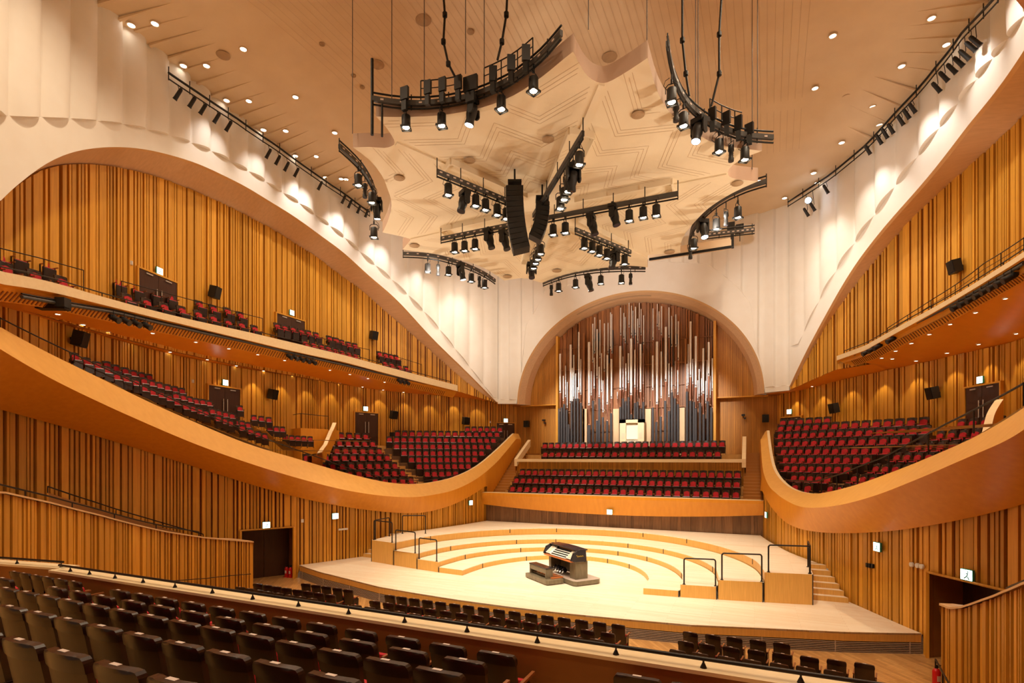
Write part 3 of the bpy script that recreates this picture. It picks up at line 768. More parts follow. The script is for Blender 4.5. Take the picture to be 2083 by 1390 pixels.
# sloping terrace further back on each side
V1 = [(465, 800), (535, 828), (600, 852), (655, 880), (715, 920), (770, 933), (830, 955), (880, 990), (930, 1014), (980, 1028), (1028, 1048), (1075, 1074), (1130, 1100), (1170, 1112), (1212, 1128), (1250, 1140), (1325, 1172), (1362, 1187), (1398, 1200), (1470, 1230), (1520, 1250), (1565, 1268), (1605, 1280)]
V2 = [(655, 848), (708, 868), (765, 885), (815, 900), (878, 945), (925, 960), (970, 972), (1018, 985), (1070, 1035), (1113, 1046), (1152, 1058), (1190, 1068), (1290, 1128), (1328, 1138), (1368, 1148), (1408, 1156), (1430, 1195), (1468, 1203), (1503, 1212)]
V3 = [(862, 912), (908, 922), (1062, 995), (1105, 1005), (1230, 1072), (1270, 1080), (1455, 1110), (1540, 1168), (1585, 1174), (1630, 1180), (1635, 1230), (1675, 1235), (1712, 1238), (1730, 1285), (1768, 1290), (1805, 1292), (1842, 1294), (1880, 1296)]
T_ = pl('T', -1)
fl_tabs = []
for v, (lst, off) in enumerate(((V1, -.75), (V2, -1.7), (V3, -2.7))):
    pp = T_.off(off); tab = []
    for i, q in enumerate(zx(0, 460, 2.976, lst)):
        h = pp.hit(*q)
        if not h: continue
        x, y = pp.at(h[0]); n = pp.nrm(h[0])
        if y > 26: continue
        SEATS.append((x, y, h[1] - PAD, face(n[0], n[1] - .2), 'V', -1, v, i, len(lst))); tab.append((h[0], h[1] - PAD))
    f = lerpf(tab); fl_tabs.append((pp, f, off))
for pp, f, off in fl_tabs:
    for sd in (-1, 1):
        A = []; B = []
        pa = T_.off(off + .62); pb = T_.off(off - .6 if off > -2 else -3.6)
        for i in range(60):
            s = pp.L * (.28 + .7 * i / 59); x, y = pp.at(s); z = f(s)
            if y > 24.5: continue
            a = pa.at(pa.near((x, y))); b = pb.at(pb.near((x, y)))
            A.append((-sd * a[0], a[1], z)); B.append((-sd * b[0], b[1], z))
        mbf[sd].strip(A, B, 0, False)
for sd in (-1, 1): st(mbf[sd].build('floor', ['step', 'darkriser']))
# right terrace D seats nearer than the aisle are the mirrored block A
# choir seats
for y, x0, x1, n, zr, r in ((31.9, -6.62, 6.93, 27, 3.115, 0), (32.7, -6.69, 6.95, 30, 3.64, 1), (33.6, -6.65, 6.97, 30, 4.15, 2), (35.3, -5.6, 5.8, 24, 5.40, 3), (36.4, -6.05, 6.0, 26, 6.02, 4)):
    for i in range(n): SEATS.append((x0 + (x1 - x0) * i / (n - 1), y, zr - PAD, math.pi, 'choir', 0, r, i, n))
# balcony seats
bz = lambda pts: zx(0, 460, 2.976, pts)
B2 = bz([(15, 200), (115, 195), (285, 240), (725, 350), (835, 385), (945, 415), (1040, 440), (1220, 485), (1305, 510), (1390, 525), (1468, 550), (1690, 615), (1735, 625), (1785, 635), (1835, 648), (1880, 658), (1925, 670), (2005, 690), (2040, 700)]) + zx(540, 440, 3.658, [(540, 935), (580, 950), (630, 965), (678, 975), (860, 1035), (905, 1045), (945, 1055), (985, 1062)])
B1 = bz([(60, 275), (235, 315), (395, 350), (790, 450), (905, 475), (1010, 500), (1115, 520), (1215, 545), (1305, 570), (1395, 595), (1475, 610), (1555, 632)]) + zx(540, 440, 3.658, [(310, 955), (370, 968), (430, 983), (480, 995), (530, 1010), (580, 1022), (630, 1036), (680, 1049), (900, 1105), (950, 1118), (1010, 1133), (1060, 1145)])
for v, (lst, off) in enumerate(((B1, -.55), (B2, -1.35))):
    pp = pl('B', -1).off(off)
    for i, q in enumerate(lst):
        h = pp.hit(*q)
        if h:
            x, y = pp.at(h[0]); n = pp.nrm(h[0])
            zf_ = h[1] - PAD
            SEATS.append((x, y, zf_, face(n[0], n[1] * .5 - .1), 'balc', -1, v, i, len(lst)))
# stalls
def row(pts, y, z, r, blk, d=.0):
    n = len(pts)
    for i, px in enumerate(pts):
        dd = ray(px, CY); t = y / dd[1]; x = C[0] + t * dd[0]
        yy = y + .004 * x * x * .5
        SEATS.append((x, yy + .27, z, -.02 * x, blk, 0, r, i, n))
ZST = -.62
row([613.7, 635.3, 656.8, 680.2, 702.7], 15.6, ZST, 0, 'stL')
row([789.6, 814, 840.2, 867.3, 894.5, 923.5, 951.6, 982.5, 1014.3, 1046.1, 1079.8, 1113.2, 1147.2, 1182.8, 1219.7, 1258], 15.6, ZST, 0, 'stM')
row([1405.5, 1452, 1496.5, 1545, 1594.3], 15.7, ZST, 0, 'stR')
row([512.6, 533.2, 552.9, 574.4, 597, 619.4, 642.8, 667], 14.6, ZST + .05, 1, 'stL')
row([758.7, 786.8, 813, 843, 873.9, 904.8, 937.5, 970.3, 1005.9, 1041.4, 1077, 1114, 1154, 1195, 1236.8], 14.6, ZST + .05, 1, 'stM')
row([1396.6, 1439.7, 1490, 1542, 1597, 1652.3, 1709, 1767.6], 14.7, ZST + .05, 1, 'stR')
row([476, 495.8, 516.4, 537, 558.5, 582, 605.3, 629.7], 13.8, ZST + .1, 2, 'stL')
row([720.5, 749.5, 777.4, 810, 842, 873, 906.6, 939, 974, 1011.5, 1050, 1090, 1129.4, 1171, 1214], 13.8, ZST + .1, 2, 'stM')
row([1380, 1426, 1480.8, 1534, 1590, 1645, 1704], 13.8, ZST + .1, 2, 'stR')
mb = MB()
box_(mb, -11.6, 11.6, 6.2, 14.55, -.66, ZST + .05); box_(mb, -11.6, 11.6, 6.2, 13.75, -.66, ZST + .10)
st(mb.build('floor', ['floor']))
# foreground rows
FG = [(4.96, 3.18, [18.7, 38.4, 62.7, 85.2, 110.5, 139.5, 239.7, 284.6, 334.2, 389, 447.1, 509.8, 578.2, 650.2, 730.8, 815.8, 907.6, 1007.7, 1295.6, 1413]),
      (4.20, 3.38, [4, 110, 157, 206, 266, 324, 391, 463, 541.7, 628.7, 723.3, 826.1, 941.3]),
      (3.47, 3.58, [-28, 11, 51.5, 92.7, 137.6, 190, 245.3, 305.2, 369.8, 437.7, 513.6, 596, 684.9, 783, 888.8]),
      (2.68, 3.78, [-36, 18.7, 75.8, 136.7, 205, 281.8, 365.1, 456.5, 558.5, 672.7]),
      (1.90, 3.98, [-45, 37.4, 127.3, 233.1, 348.3])]
for r, (y, zt, lst) in enumerate(FG):
    for i, px in enumerate(lst):
        d = ray(px, CY); t = y / d[1]
        SEATS.append((C[0] + t * d[0], y + .27, zt - .90, 0.0, 'fg', 0, r, i, len(lst)))
mb = MB()
zs = [2.28, 2.48, 2.68, 2.88, 3.08]
ys = [5.62, 4.85, 4.10, 3.33, 2.55, 1.7]
for k in range(5):
    box_(mb, -12, 11.5, ys[k + 1] - .0, ys[k], zs[k] - .6, zs[k])
box_(mb, -12, 11.5, -2, 1.72, 2.6, 3.28)
st(mb.build('floor', ['step']))
# foreground parapet: dark inner face, pale top, dark handrail on brackets
mb = MB(); ZP = 3.09
xl = -4.30
box_(mb, xl - .05, 11.6, 5.60, 5.93, .6, ZP - .04, 1); box_(mb, xl - .05, 11.6, 5.58, 5.95, ZP - .04, ZP, 0)
a0 = P(125, 1157, z=ZP); a1 = P(-60, 1143, z=ZP)
d = (a1 - a0); d.normalize(); nn = Vector((-d.y, d.x, 0)); 
if nn.y < 0: nn = -nn
q = [(a0.x, a0.y), (a0.x + nn.x * .33, a0.y + nn.y * .33), (a1.x + d.x * 6 + nn.x * .33, a1.y + d.y * 6 + nn.y * .33), (a1.x + d.x * 6, a1.y + d.y * 6)]
mb.prism(q, .6, ZP - .04, 1); mb.prism(q, ZP - .04, ZP, 0)
st(mb.build('trim_14', ['cap', 'mah']))
def handrail(pts, label, posts, r=.022, ph=.12, cat='handrail', mat_='rail', group=None, base=None, name='handrail'):
    root = empty(name, pts[0], 0, label, cat, group); o = Vector(pts[0])
    MB().tube([Vector(p) - o for p in pts], r, 8).build('rail', mat_, root)
    for p in posts:
        p = Vector(p) - o
        b = Vector((p.x, p.y, p.z - ph))
        m_ = MB(); m_.cyl(b, p, r * .45); m_.cyl(b, b + Vector((0, 0, .05)), .035, .012); m_.build('bracket', mat_, root)
    return root
hr = []
xs = [P(px, 932.5, y=5.68).x for px in (143, 182, 234, 291, 356, 432, 514, 607, 709, 823, 950, 1093, 1253, 1431, 1629)]
handrail([(xl + .1, 5.68, 3.18), (10.2, 5.68, 3.18)], 'long black handrail along the pale parapet in front of the seats', [(x, 5.68, 3.18) for x in xs], ph=.09)
handrail([tuple(a0 + d * .1 + nn * .1 + Vector((0, 0, .1))), tuple(a1 + d * 3 + nn * .1 + Vector((0, 0, .1)))], 'short black handrail on the returning end of the pale parapet', [tuple(a0 + d * k + nn * .1 + Vector((0, 0, .1))) for k in (.15, 1.35, 2.5)], ph=.1)
# ------------------------------------------------------------------ theatre seats
def seat_proto():
    root = empty('theatre_seat', (0, 0, 0))
    W = .20
    # backrest shell: curved board with rounded top corners, reclined
    def shell(mb, w, z0, z1, th, yoff, bulge, mi, front_only=False, rc=.07):
        nx, nz = 8, 7; F_ = []; B_ = []
        for j in range(nz + 1):
            v = j / nz; z = z0 + (z1 - z0) * v; rowf = []; rowb = []
            ww = w
            dz = z1 - z
            if dz < rc: ww = w - rc + math.sqrt(max(0, rc * rc - (rc - dz) ** 2))
            for i in range(nx + 1):
                u = -1 + 2 * i / nx; x = ww * u
                y = yoff - .20 * (z - .35) * .9 - bulge * (1 - u * u)
                if j == nz: z_ = z - .012 * u * u
                else: z_ = z
                rowf.append((x, y + th, z_)); rowb.append((x, y, z_))
            F_.append(rowf); B_.append(rowb)
        mb.grid(F_, mi); mb.grid(B_, mi)
        per_f = [r[0] for r in F_] + F_[-1][1:-1] + [r[-1] for r in reversed(F_)] + list(reversed(F_[0][1:-1]))
        per_b = [r[0] for r in B_] + B_[-1][1:-1] + [r[-1] for r in reversed(B_)] + list(reversed(B_[0][1:-1]))
        mb.strip(per_f + per_f[:1], per_b + per_b[:1], mi, False)
    a = MB(); shell(a, W, .30, .90, .045, -.17, .035, 0)
    sh = a.build('backrest', 'backw', root)
    # dark moulded rim over the top of the board
    a = MB(); shell(a, W + .006, .79, .908, .058, -.178, .036, 0, rc=.07); a.build('backrest_rim', 'shell', root)
    a = MB(); shell(a, .148, .46, .785, .05, -.115, .02, 0, rc=.09); a.build('back_cushion', 'red', root)
    # tipped-up seat pan: dark board towards the front, red pad behind
    a = MB()
    for (y0, y1, x, z0, z1, mi) in ((.10, .125, .205, .06, .50, 0), (.04, .10, .165, .22, .525, 1)):
        pr = [(y0, z0), (y1, z0), (y1 + .02, z1 - .03), (y1, z1), (y0, z1), (y0 - .01, z1 - .05)]
        vs = [(sx * x, q[0], q[1]) for sx in (-1, 1) for q in pr]; n = 6
        a.add(vs, [(i, (i + 1) % n, n + (i + 1) % n, n + i) for i in range(n)] + [tuple(range(n)), tuple(range(2 * n - 1, n - 1, -1))], mi)
    a.build('seat_pan', ['shell', 'red'], root)
    for sx in (-1, 1):
        a = MB(); x = sx * .225
        a.box((x, .0, .28), (.02, .09, .56)); a.box((x, .0, .015), (.03, .30, .03))
        a.box((x, -.10, .45), (.018, .26, .20), 0)
        ar = a.build('side_frame', 'shell', root)
        MB().box((x, .02, .575), (.034, .34, .03)).build('arm_pad', 'arm', ar)
    a = MB().box((0, -.265, .9085), (.075, .03, .004)); a.build('number_plate', 'plate', root)
    return root
def seat_label(s):
    x, y, z, h, blk, sd, r, i, n = s
    o = lambda k: ORD[min(k, 29)]
    if blk == 'fg':
        aisle = {0: 18}.get(r, 99)
        w = ['row against the parapet', 'second row behind the parapet', 'third row behind the parapet', 'fourth row behind the parapet', 'row closest to the camera'][r]
        return 'brown seat back over red cushion, %s from far end, %s' % (o(i), w)
    if blk in ('stL', 'stM', 'stR'):
        b = {'stL': 'small stalls block by fire extinguishers', 'stM': 'central stalls block', 'stR': 'stalls block on wall dial side'}[blk]
        w = ['front', 'middle', 'back'][r]
        return 'dark seat %s in %s row, %s' % (o(i), w, b)
    if blk == 'B': return 'red seat %s from aisle, %s row of organ-end terrace block, %s' % (o(i), 'top' if r == 8 else o(r), SIDE[sd])
    if blk == 'A': return 'red seat %s from aisle, %s row of mid terrace block, %s' % (o(i), o(r), SIDE[sd])
    if blk == 'V': return 'red seat %s along the sloping terrace parapet, %s line' % (o(i), ['front', 'middle', 'back'][r])
    if blk == 'choir': return 'red choir seat %s along the %s row below the organ' % (o(i), ['lowest', 'second', 'third', 'fourth', 'topmost'][r])
    return 'red balcony seat %s along the %s' % (o(i), ['railing', 'back row by the wall'][r])
GRP = {'fg': 'seats behind the pale parapet', 'stL': 'stalls seats', 'stM': 'stalls seats', 'stR': 'stalls seats', 'A': 'mid terrace seats', 'B': 'organ-end terrace seats', 'V': 'sloping terrace seats', 'choir': 'choir seats', 'balc': 'balcony seats'}
proto = seat_proto(); reg(proto)
def inview(s):
    p = (s[0], s[1], s[2] + .6); Z = depth(p)
    if Z < .5: return False
    X = (p[0] - C[0]) * c_ + p[1] * s_; px = CX + F * X / Z; py = CY - F * (p[2] - H) / Z
    return -60 < px < 2140 and py < 1500
vis = [s for s in SEATS if inview(s)]
vis.sort(key=lambda s: depth(s[:3]))
ind, rest = vis[:298], vis[298:]
def sc(s): return .70 if s[4] == 'V' else .76 if s[4] == 'fg' and s[6] == 0 and s[7] < 6 else 1.0
first = True
for s in ind:
    t = proto if first else copy_tree(proto)
    first = False
    t.location = (s[0], s[1], s[2] + (.6 if s[4] == 'V' else .9 if sc(s) < 1 else 0) * (1 - sc(s))); t.rotation_euler = (0, 0, s[3]); t.scale = (sc(s) * (1.07 if s[4] == 'fg' else 1), sc(s), sc(s))
    tag(t, seat_label(s), 'seat', GRP[s[4]])
# the remaining far rows as one object
vs = []; fs = []; mi = []
src = []
def gather(o):
    for ch in KIDS.get(o.name, []):
        if ch.type == 'MESH' and not ch.name.startswith(('number_plate',)): src.append(ch)
        gather(ch)
gather(proto)
mslot = {'backw': 0, 'shell': 1, 'red': 2, 'arm': 3}
names = {M[k].name: v for k, v in mslot.items()}
V0 = []; F0 = []; M0 = []
for ch in src:
    me = ch.data; o = len(V0); V0 += [v.co.copy() for v in me.vertices]
    for p in me.polygons:
        F0.append([o + i for i in p.vertices]); M0.append(names[me.materials[p.material_index].name])
mbx = MB()
for s in rest:
    mt = Matrix.Translation((s[0], s[1], s[2] + .6 * (1 - sc(s)))) @ Matrix.Rotation(s[3], 4, 'Z') @ Matrix.Scale(sc(s), 4)
    o = len(mbx.v); mbx.v += [tuple(mt @ v) for v in V0]
    for f, m_ in zip(F0, M0): mbx.f.append(tuple(i + o for i in f)); mbx.m.append(m_); mbx.sm.append(False)
ob = mbx.build('distant_theatre_seats', ['backw', 'shell', 'red', 'arm'])
tag(ob, 'rows of dark framed red seats on the distant terraces, choir and balcony', 'seats', kind='stuff')
# ------------------------------------------------------------------ canopy
CZ0, CY0, CS = 16.2, 15.24, -.128
def pc(px, py, dz=0.0):
    """point of the hanging reflector's (slightly tilted) underside"""
    d = ray(px, py); t = (CZ0 + dz - CS * CY0 - H) / (d[2] - CS * d[1])
    return Vector((C[0] + t * d[0], t * d[1], H + t * d[2]))
def zcan(y): return CZ0 + CS * (y - CY0)
def smooth(pts, n=5):
    return Plan([(a[0], a[1]) for a in pts], True, .3).p
arcs = [
 [(765, 237), (800, 238), (860, 237), (915, 232), (980, 219), (1045, 194), (1100, 158), (1148, 119), (1166, 105)],
 [(1166, 105), (1182, 136), (1196, 155), (1212, 166), (1228, 169), (1246, 163), (1281, 142), (1317, 118)],
 [(1317, 118), (1325, 148), (1338, 188), (1362, 228), (1404, 263), (1441, 286), (1481, 298), (1550, 307)],
 [(1550, 307), (1505, 326), (1483, 344), (1481, 355), (1489, 362), (1510, 366), (1542, 369)],
 [(1542, 369), (1490, 393), (1440, 425), (1404, 462), (1390, 482), (1384, 500), (1384, 514)],
 [(1384, 514), (1350, 517), (1322, 518), (1318, 524), (1317, 534), (1318, 544)],
 [(1318, 544), (1280, 541), (1240, 544), (1200, 549), (1163, 557), (1130, 566), (1104, 576)],
 [(1104, 576), (1090, 572), (1075, 567), (1060, 566), (1045, 568), (1026, 571)],
 [(1026, 571), (1009, 560), (985, 546), (955, 534), (904, 520), (852, 512), (819, 508)],
 [(819, 508), (826, 499), (834, 490), (833, 486), (815, 481), (778, 473)],
 [(778, 473), (788, 452), (795, 428), (796, 410), (789, 386), (776, 356), (752, 326), (718, 300)],
 [(718, 300), (750, 299), (782, 301), (797, 297), (803, 290), (797, 276), (783, 256), (765, 237)]]
out = []
for a in arcs:
    p = smooth([pc(*q) for q in a]); out += p[:-1]
n = len(out)
CTR = (sum(p[0] for p in out) / n, sum(p[1] for p in out) / n)
CTR = (0.0, 20.75)
mb = MB(); TH_ = .5
bot = [(x, y, zcan(y)) for x, y in out]; top = [(x, y, zcan(y) + TH_) for x, y in out]
mb.strip(bot + bot[:1], top + top[:1], 1)
rings = []
for f in (1, .8, .55, .3):
    rings.append([(CTR[0] + (x - CTR[0]) * f, CTR[1] + (y - CTR[1]) * f, zcan(CTR[1] + (y - CTR[1]) * f)) for x, y in out])
for a, b in zip(rings, rings[1:]): mb.strip(a + a[:1], b + b[:1], 0, False)
mb.add(rings[-1], [tuple(range(n))], 0)
tp = [[(p[0], p[1], p[2] + TH_) for p in r] for r in rings]
for a, b in zip(tp, tp[1:]): mb.strip(a + a[:1], b + b[:1], 1, False)
mb.add(tp[-1], [tuple(range(n))], 1)
root = empty('acoustic_canopy', (0, 20.75, zcan(20.75)), 0, 'pale star shaped acoustic reflector hanging over the stage', 'ceiling canopy')
off = Vector(root.location)
def under(o): o.parent = root; o.location = -off; return o
under(mb.build('panel', ['canopy', 'fascia']))
# chevron joints
ARM = [(803, 290), (1225, 168), (1482, 355), (1319, 528), (1066, 566), (833, 488)]
armp = [pc(*a) for a in ARM]
mb = MB()
cx, cy = CTR
angs = [math.atan2(p.y - cy, p.x - cx) for p in armp]; rads = [math.hypot(p.y - cy, p.x - cx) for p in armp]
def edge_r(t):
    best = 99
    d = (math.cos(t), math.sin(t))
    for q, r in zip(out, out[1:] + out[:1]):
        ex, ey = r[0] - q[0], r[1] - q[1]; det = -d[0] * ey + ex * d[1]
        if abs(det) < 1e-9: continue
        tt = ((q[0] - cx) * -ey + ex * (q[1] - cy)) / det; u = (d[0] * (q[1] - cy) - d[1] * (q[0] - cx)) / det
        if tt > 0 and 0 <= u <= 1: best = min(best, tt)
    return best
order = sorted(range(6), key=lambda i: angs[i])
for oi in range(6):
    i, j = order[oi], order[(oi + 1) % 6]
    a, b = angs[i], angs[j]
    if b < a: b += 2 * math.pi
    for g in range(5):
        for q in range(3):
            rr = 1.9 + g * 1.35 + q * .2
            pts = []
            prof = [(0.04, 1.0), (.25, .80), (.5, 1.02), (.75, .80), (.96, 1.0)]
            for (u0, f0), (u1, f1) in zip(prof, prof[1:]):
                for k in range(7):
                    w = k / 6; t0 = a + (b - a) * u0; t1 = a + (b - a) * u1
                    x = rr * (f0 * math.cos(t0) * (1 - w) + f1 * math.cos(t1) * w); y = rr * (f0 * math.sin(t0) * (1 - w) + f1 * math.sin(t1) * w)
                    pts.append((x, y))
            for p, r in zip(pts, pts[1:]):
                m = ((p[0] + r[0]) / 2, (p[1] + r[1]) / 2)
                if math.hypot(*m) > edge_r(math.atan2(m[1], m[0])) - .25: continue
                dx, dy = r[0] - p[0], r[1] - p[1]; l = math.hypot(dx, dy)
                if l < 1e-4: continue
                nx, ny = -dy / l * .007, dx / l * .007
                P1 = (cx + p[0], cy + p[1]); P2 = (cx + r[0], cy + r[1])
                mb.add([(P1[0] - nx, P1[1] - ny, zcan(P1[1]) - .004), (P2[0] - nx, P2[1] - ny, zcan(P2[1]) - .004), (P2[0] + nx, P2[1] + ny, zcan(P2[1]) - .004), (P1[0] + nx, P1[1] + ny, zcan(P1[1]) - .004)], [(0, 1, 2, 3)], 0)
under(mb.build('panel_joints', 'joint'))
# arm seams and lamp troughs
mb = MB(); tr = MB()
for i in range(6):
    a = angs[i]; r1 = edge_r(a) - .05; d = (math.cos(a), math.sin(a)); w = .09
    for ra, rb, ww in ((r1 - 2.0, r1, .09),):
        q = [(cx + d[0] * r + -d[1] * s * ww, cy + d[1] * r + d[0] * s * ww) for r, s in ((ra, -1), (rb, -1), (rb, 1), (ra, 1))]
        sm_ = MB().prism(q, [zcan(p[1]) - .05 for p in q], [zcan(p[1]) for p in q], 0); under(sm_.build('seam_cover', 'canopy'))
    ra, rb = 1.3, r1 - 1.9; ww = .42
    for sgn in (-1, 1):
        q = [(cx + d[0] * r - d[1] * s, cy + d[1] * r + d[0] * s) for r, s in ((ra, sgn * ww), (rb, sgn * ww), (rb, sgn * (ww + .05)), (ra, sgn * (ww + .05)))]
        if sgn < 0: q = q[::-1]
        tr.prism(q, [zcan(p[1]) - .22 for p in q], [zcan(p[1]) for p in q], 0)
    q = [(cx + d[0] * r - d[1] * s, cy + d[1] * r + d[0] * s) for r, s in ((rb, -ww), (rb + .06, -ww), (rb + .06, ww), (rb, ww))]
    tr.prism(q, [zcan(p[1]) - .22 for p in q], [zcan(p[1]) for p in q], 0)
under(tr.build('lamp_trough', 'canopy'))
def disc_vent(px, py, r, on='can'):
    if on == 'can': p = pc(px, py); nz_ = -.01
    o = MB().lathe([(r, -.03), (r * .95, -.045), (r * .6, -.03), (r * .55, -.045), (r * .3, -.03), (.01, -.045)], None, 18).build('air_diffuser', 'groove')
    o.location = p; return o
for i, (px, py) in enumerate([(955, 325), (1115, 282), (1298, 232), (812, 361), (1500, 372), (1362, 512), (843, 499), (1133, 550), (1032, 562)]):
    tag(disc_vent(px, py, .21 if py < 400 else .24), 'round air diffuser in the canopy underside, %s from the extinguisher side' % ORD[[1, 4, 6, 0, 8, 7, 2, 5, 3][i]], 'air vent', 'round diffusers in the canopy')
def ceil_hit(px, py):
    d = ray(px, py); t = 8.0; prev = None
    while t < 60:
        p = (C[0] + t * d[0], t * d[1], H + t * d[2])
        e = p[2] - ceil_z(p[0], p[1])
        if prev is not None and prev < 0 <= e: return Vector(p)
        prev = e; t += .05
    return None
for i, (px, py, r) in enumerate([(861, 39, .33), (768, 130, .30), (957, 63, .16), (454, 111, .28), (1240, 115, .34), (1722, 196, .24), (719, 152, .12), (737, 176, .12), (655, 88, .12)]):
    p = ceil_hit(px, py)
    if p is None: continue
    o = MB().lathe([(r, -.03), (r * .95, -.06), (r * .6, -.04), (r * .55, -.06), (r * .3, -.04), (.01, -.06)], None, 18).build('air_diffuser', 'groove'); o.location = p
    tag(o, ['large round ceiling vent near the top edge', 'round ceiling vent above the canopy arm', 'small ceiling vent beside the large one', 'ceiling vent among the downlights, extinguisher side', 'round vent seen in the canopy notch', 'ceiling vent among the downlights, wall dial side', 'tiny upper ceiling sensor above the canopy arm', 'tiny lower ceiling sensor above the canopy arm', 'tiny ceiling sensor between downlights and suspended canopy'][i], 'air vent')
# ceiling downlights
DL = [(267, 48), (315, 45), (373, 131), (420, 131), (495, 97), (601, 195), (461, 202), (506, 203), (536, 262), (581, 264), (601, 315), (643, 316), (662, 359), (694, 362), (681, 268), (704, 363), (1895, 34), (1925, 88), (1834, 132), (1856, 176), (1694, 70), (1658, 177), (1598, 282), (1775, 215), (1789, 252), (1712, 288), (1726, 317), (1655, 350), (1662, 370), (1543, 366), (1596, 401)]
dp = None
for i, (px, py) in enumerate(DL):
    p = ceil_hit(px, py)
    if p is None: continue
    p.z -= .05
    if dp is None:
        dp = empty('ceiling_downlight', p); MB().lathe([(.17, .0), (.17, -.03), (.13, -.035), (.12, -.01)], None, 16).build('bezel', 'ceil', dp)
        o = MB().lathe([(.125, -.012), (.12, -.02)], None, 16).build('lens', 'down', dp); reg(dp); t = dp
    else: t = copy_tree(dp); t.location = p
    side = 'fire extinguisher side' if px < 1000 else 'wall dial side'
    k = i if px < 1000 else i - 16
    tag(t, 'small round ceiling downlight, %s from the camera end, %s' % (ORD[k], side), 'downlight', 'ceiling downlights')

# ------------------------------------------------------------------ lamps
def par_proto():
    root = empty('stage_spotlight', (0, 0, 0))
    MB().lathe([(.10, 0), (.14, -.03), (.145, -.32), (.15, -.36), (.15, -.40)], None, 14).build('housing', 'lampb', root)
    b = MB()
    for k in range(4):
        b.box((.15 * (1, 0, -1, 0)[k], .15 * (0, 1, 0, -1)[k], -.42), (.02 if k % 2 == 0 else .3, .3 if k % 2 == 0 else .02, .05))
    b.build('filter_frame', 'lampb', root)
    MB().lathe([(.115, -.395), (.11, -.405)], None, 16).build('lens', 'lens', root)
    y = MB().tube([(-.17, 0, -.12), (-.17, 0, .06), (-.10, 0, .13), (.10, 0, .13), (.17, 0, .06), (.17, 0, -.12)], .014); y.box((0, 0, .19), (.05, .06, .12)); y.cyl((0, 0, .2), (0, 0, .36), .02)
    y.build('yoke', 'lampb', root)
    MB().tube([(.12, .05, -.05), (.2, .12, .05), (.16, .1, .2), (.05, .03, .3)], .009, 5).build('cable', 'lampb', root)
    return root
def mover_proto(lit):
    root = empty('moving_head_light', (0, 0, 0))
    MB().box((0, 0, .08), (.42, .30, .16)).box((0, 0, .22), (.1, .1, .14)).build('base', 'lampb', root)
    a = MB()
    for s in (-1, 1): a.box((s * .21, 0, -.14), (.06, .2, .34)); a.cyl((s * .2, 0, -.3), (s * .25, 0, -.3), .10, n=12)
    a.box((0, 0, .03), (.48, .2, .06)); a.build('yoke', 'lampb', root)
    hd = MB().lathe([(.06, -.02), (.14, -.06), (.17, -.18), (.165, -.36), (.13, -.50), (.15, -.60), (.15, -.66)], Matrix.Rotation(R(14), 4, 'X'), 14).build('head', 'lampb', root)
    MB().lathe([(.135, -.655), (.13, -.665)], Matrix.Rotation(R(14), 4, 'X'), 14).build('lens', 'lensb' if lit else 'lensoff', hd)
    return root
def slim_proto():
    root = empty('profile_light', (0, 0, 0))
    MB().lathe([(.05, .0), (.09, -.03), (.10, -.2), (.07, -.24), (.07, -.42), (.09, -.46), (.09, -.56)], None, 12).build('housing', 'lampb', root)
    a = MB().tube([(-.12, 0, -.12), (-.12, 0, .08), (.12, 0, .08), (.12, 0, -.12)], .012); a.cyl((0, 0, .08), (0, 0, .3), .018)
    for k in range(3): a.cyl((-.13, 0, -.3 - .06 * k), (.13, 0, -.3 - .06 * k), .006)
    a.build('yoke', 'lampb', root)
    MB().lathe([(.075, -.555), (.07, -.565)], None, 12).build('lens', 'lensoff', root)
    return root
PROT = {'p': par_proto(), 'm': mover_proto(False), 'M': mover_proto(True), 's': slim_proto()}
for q in PROT.values(): reg(q)
USED = set()
LN_ = {'p': ('black lit spotlight', 'spotlight'), 'm': ('black moving head lamp', 'stage light'), 'M': ('cold white lit moving head', 'stage light'), 's': ('slim unlit profile lamp', 'stage light')}
def put_lamp(kind, loc, rz, where, k, group):
    t = copy_tree(PROT[kind]) if kind in USED else PROT[kind]; USED.add(kind)
    t.location = loc; t.rotation_euler = (0, 0, rz)
    tag(t, '%s, %s along %s' % (LN_[kind][0], ORD[k], where), LN_[kind][1], group)
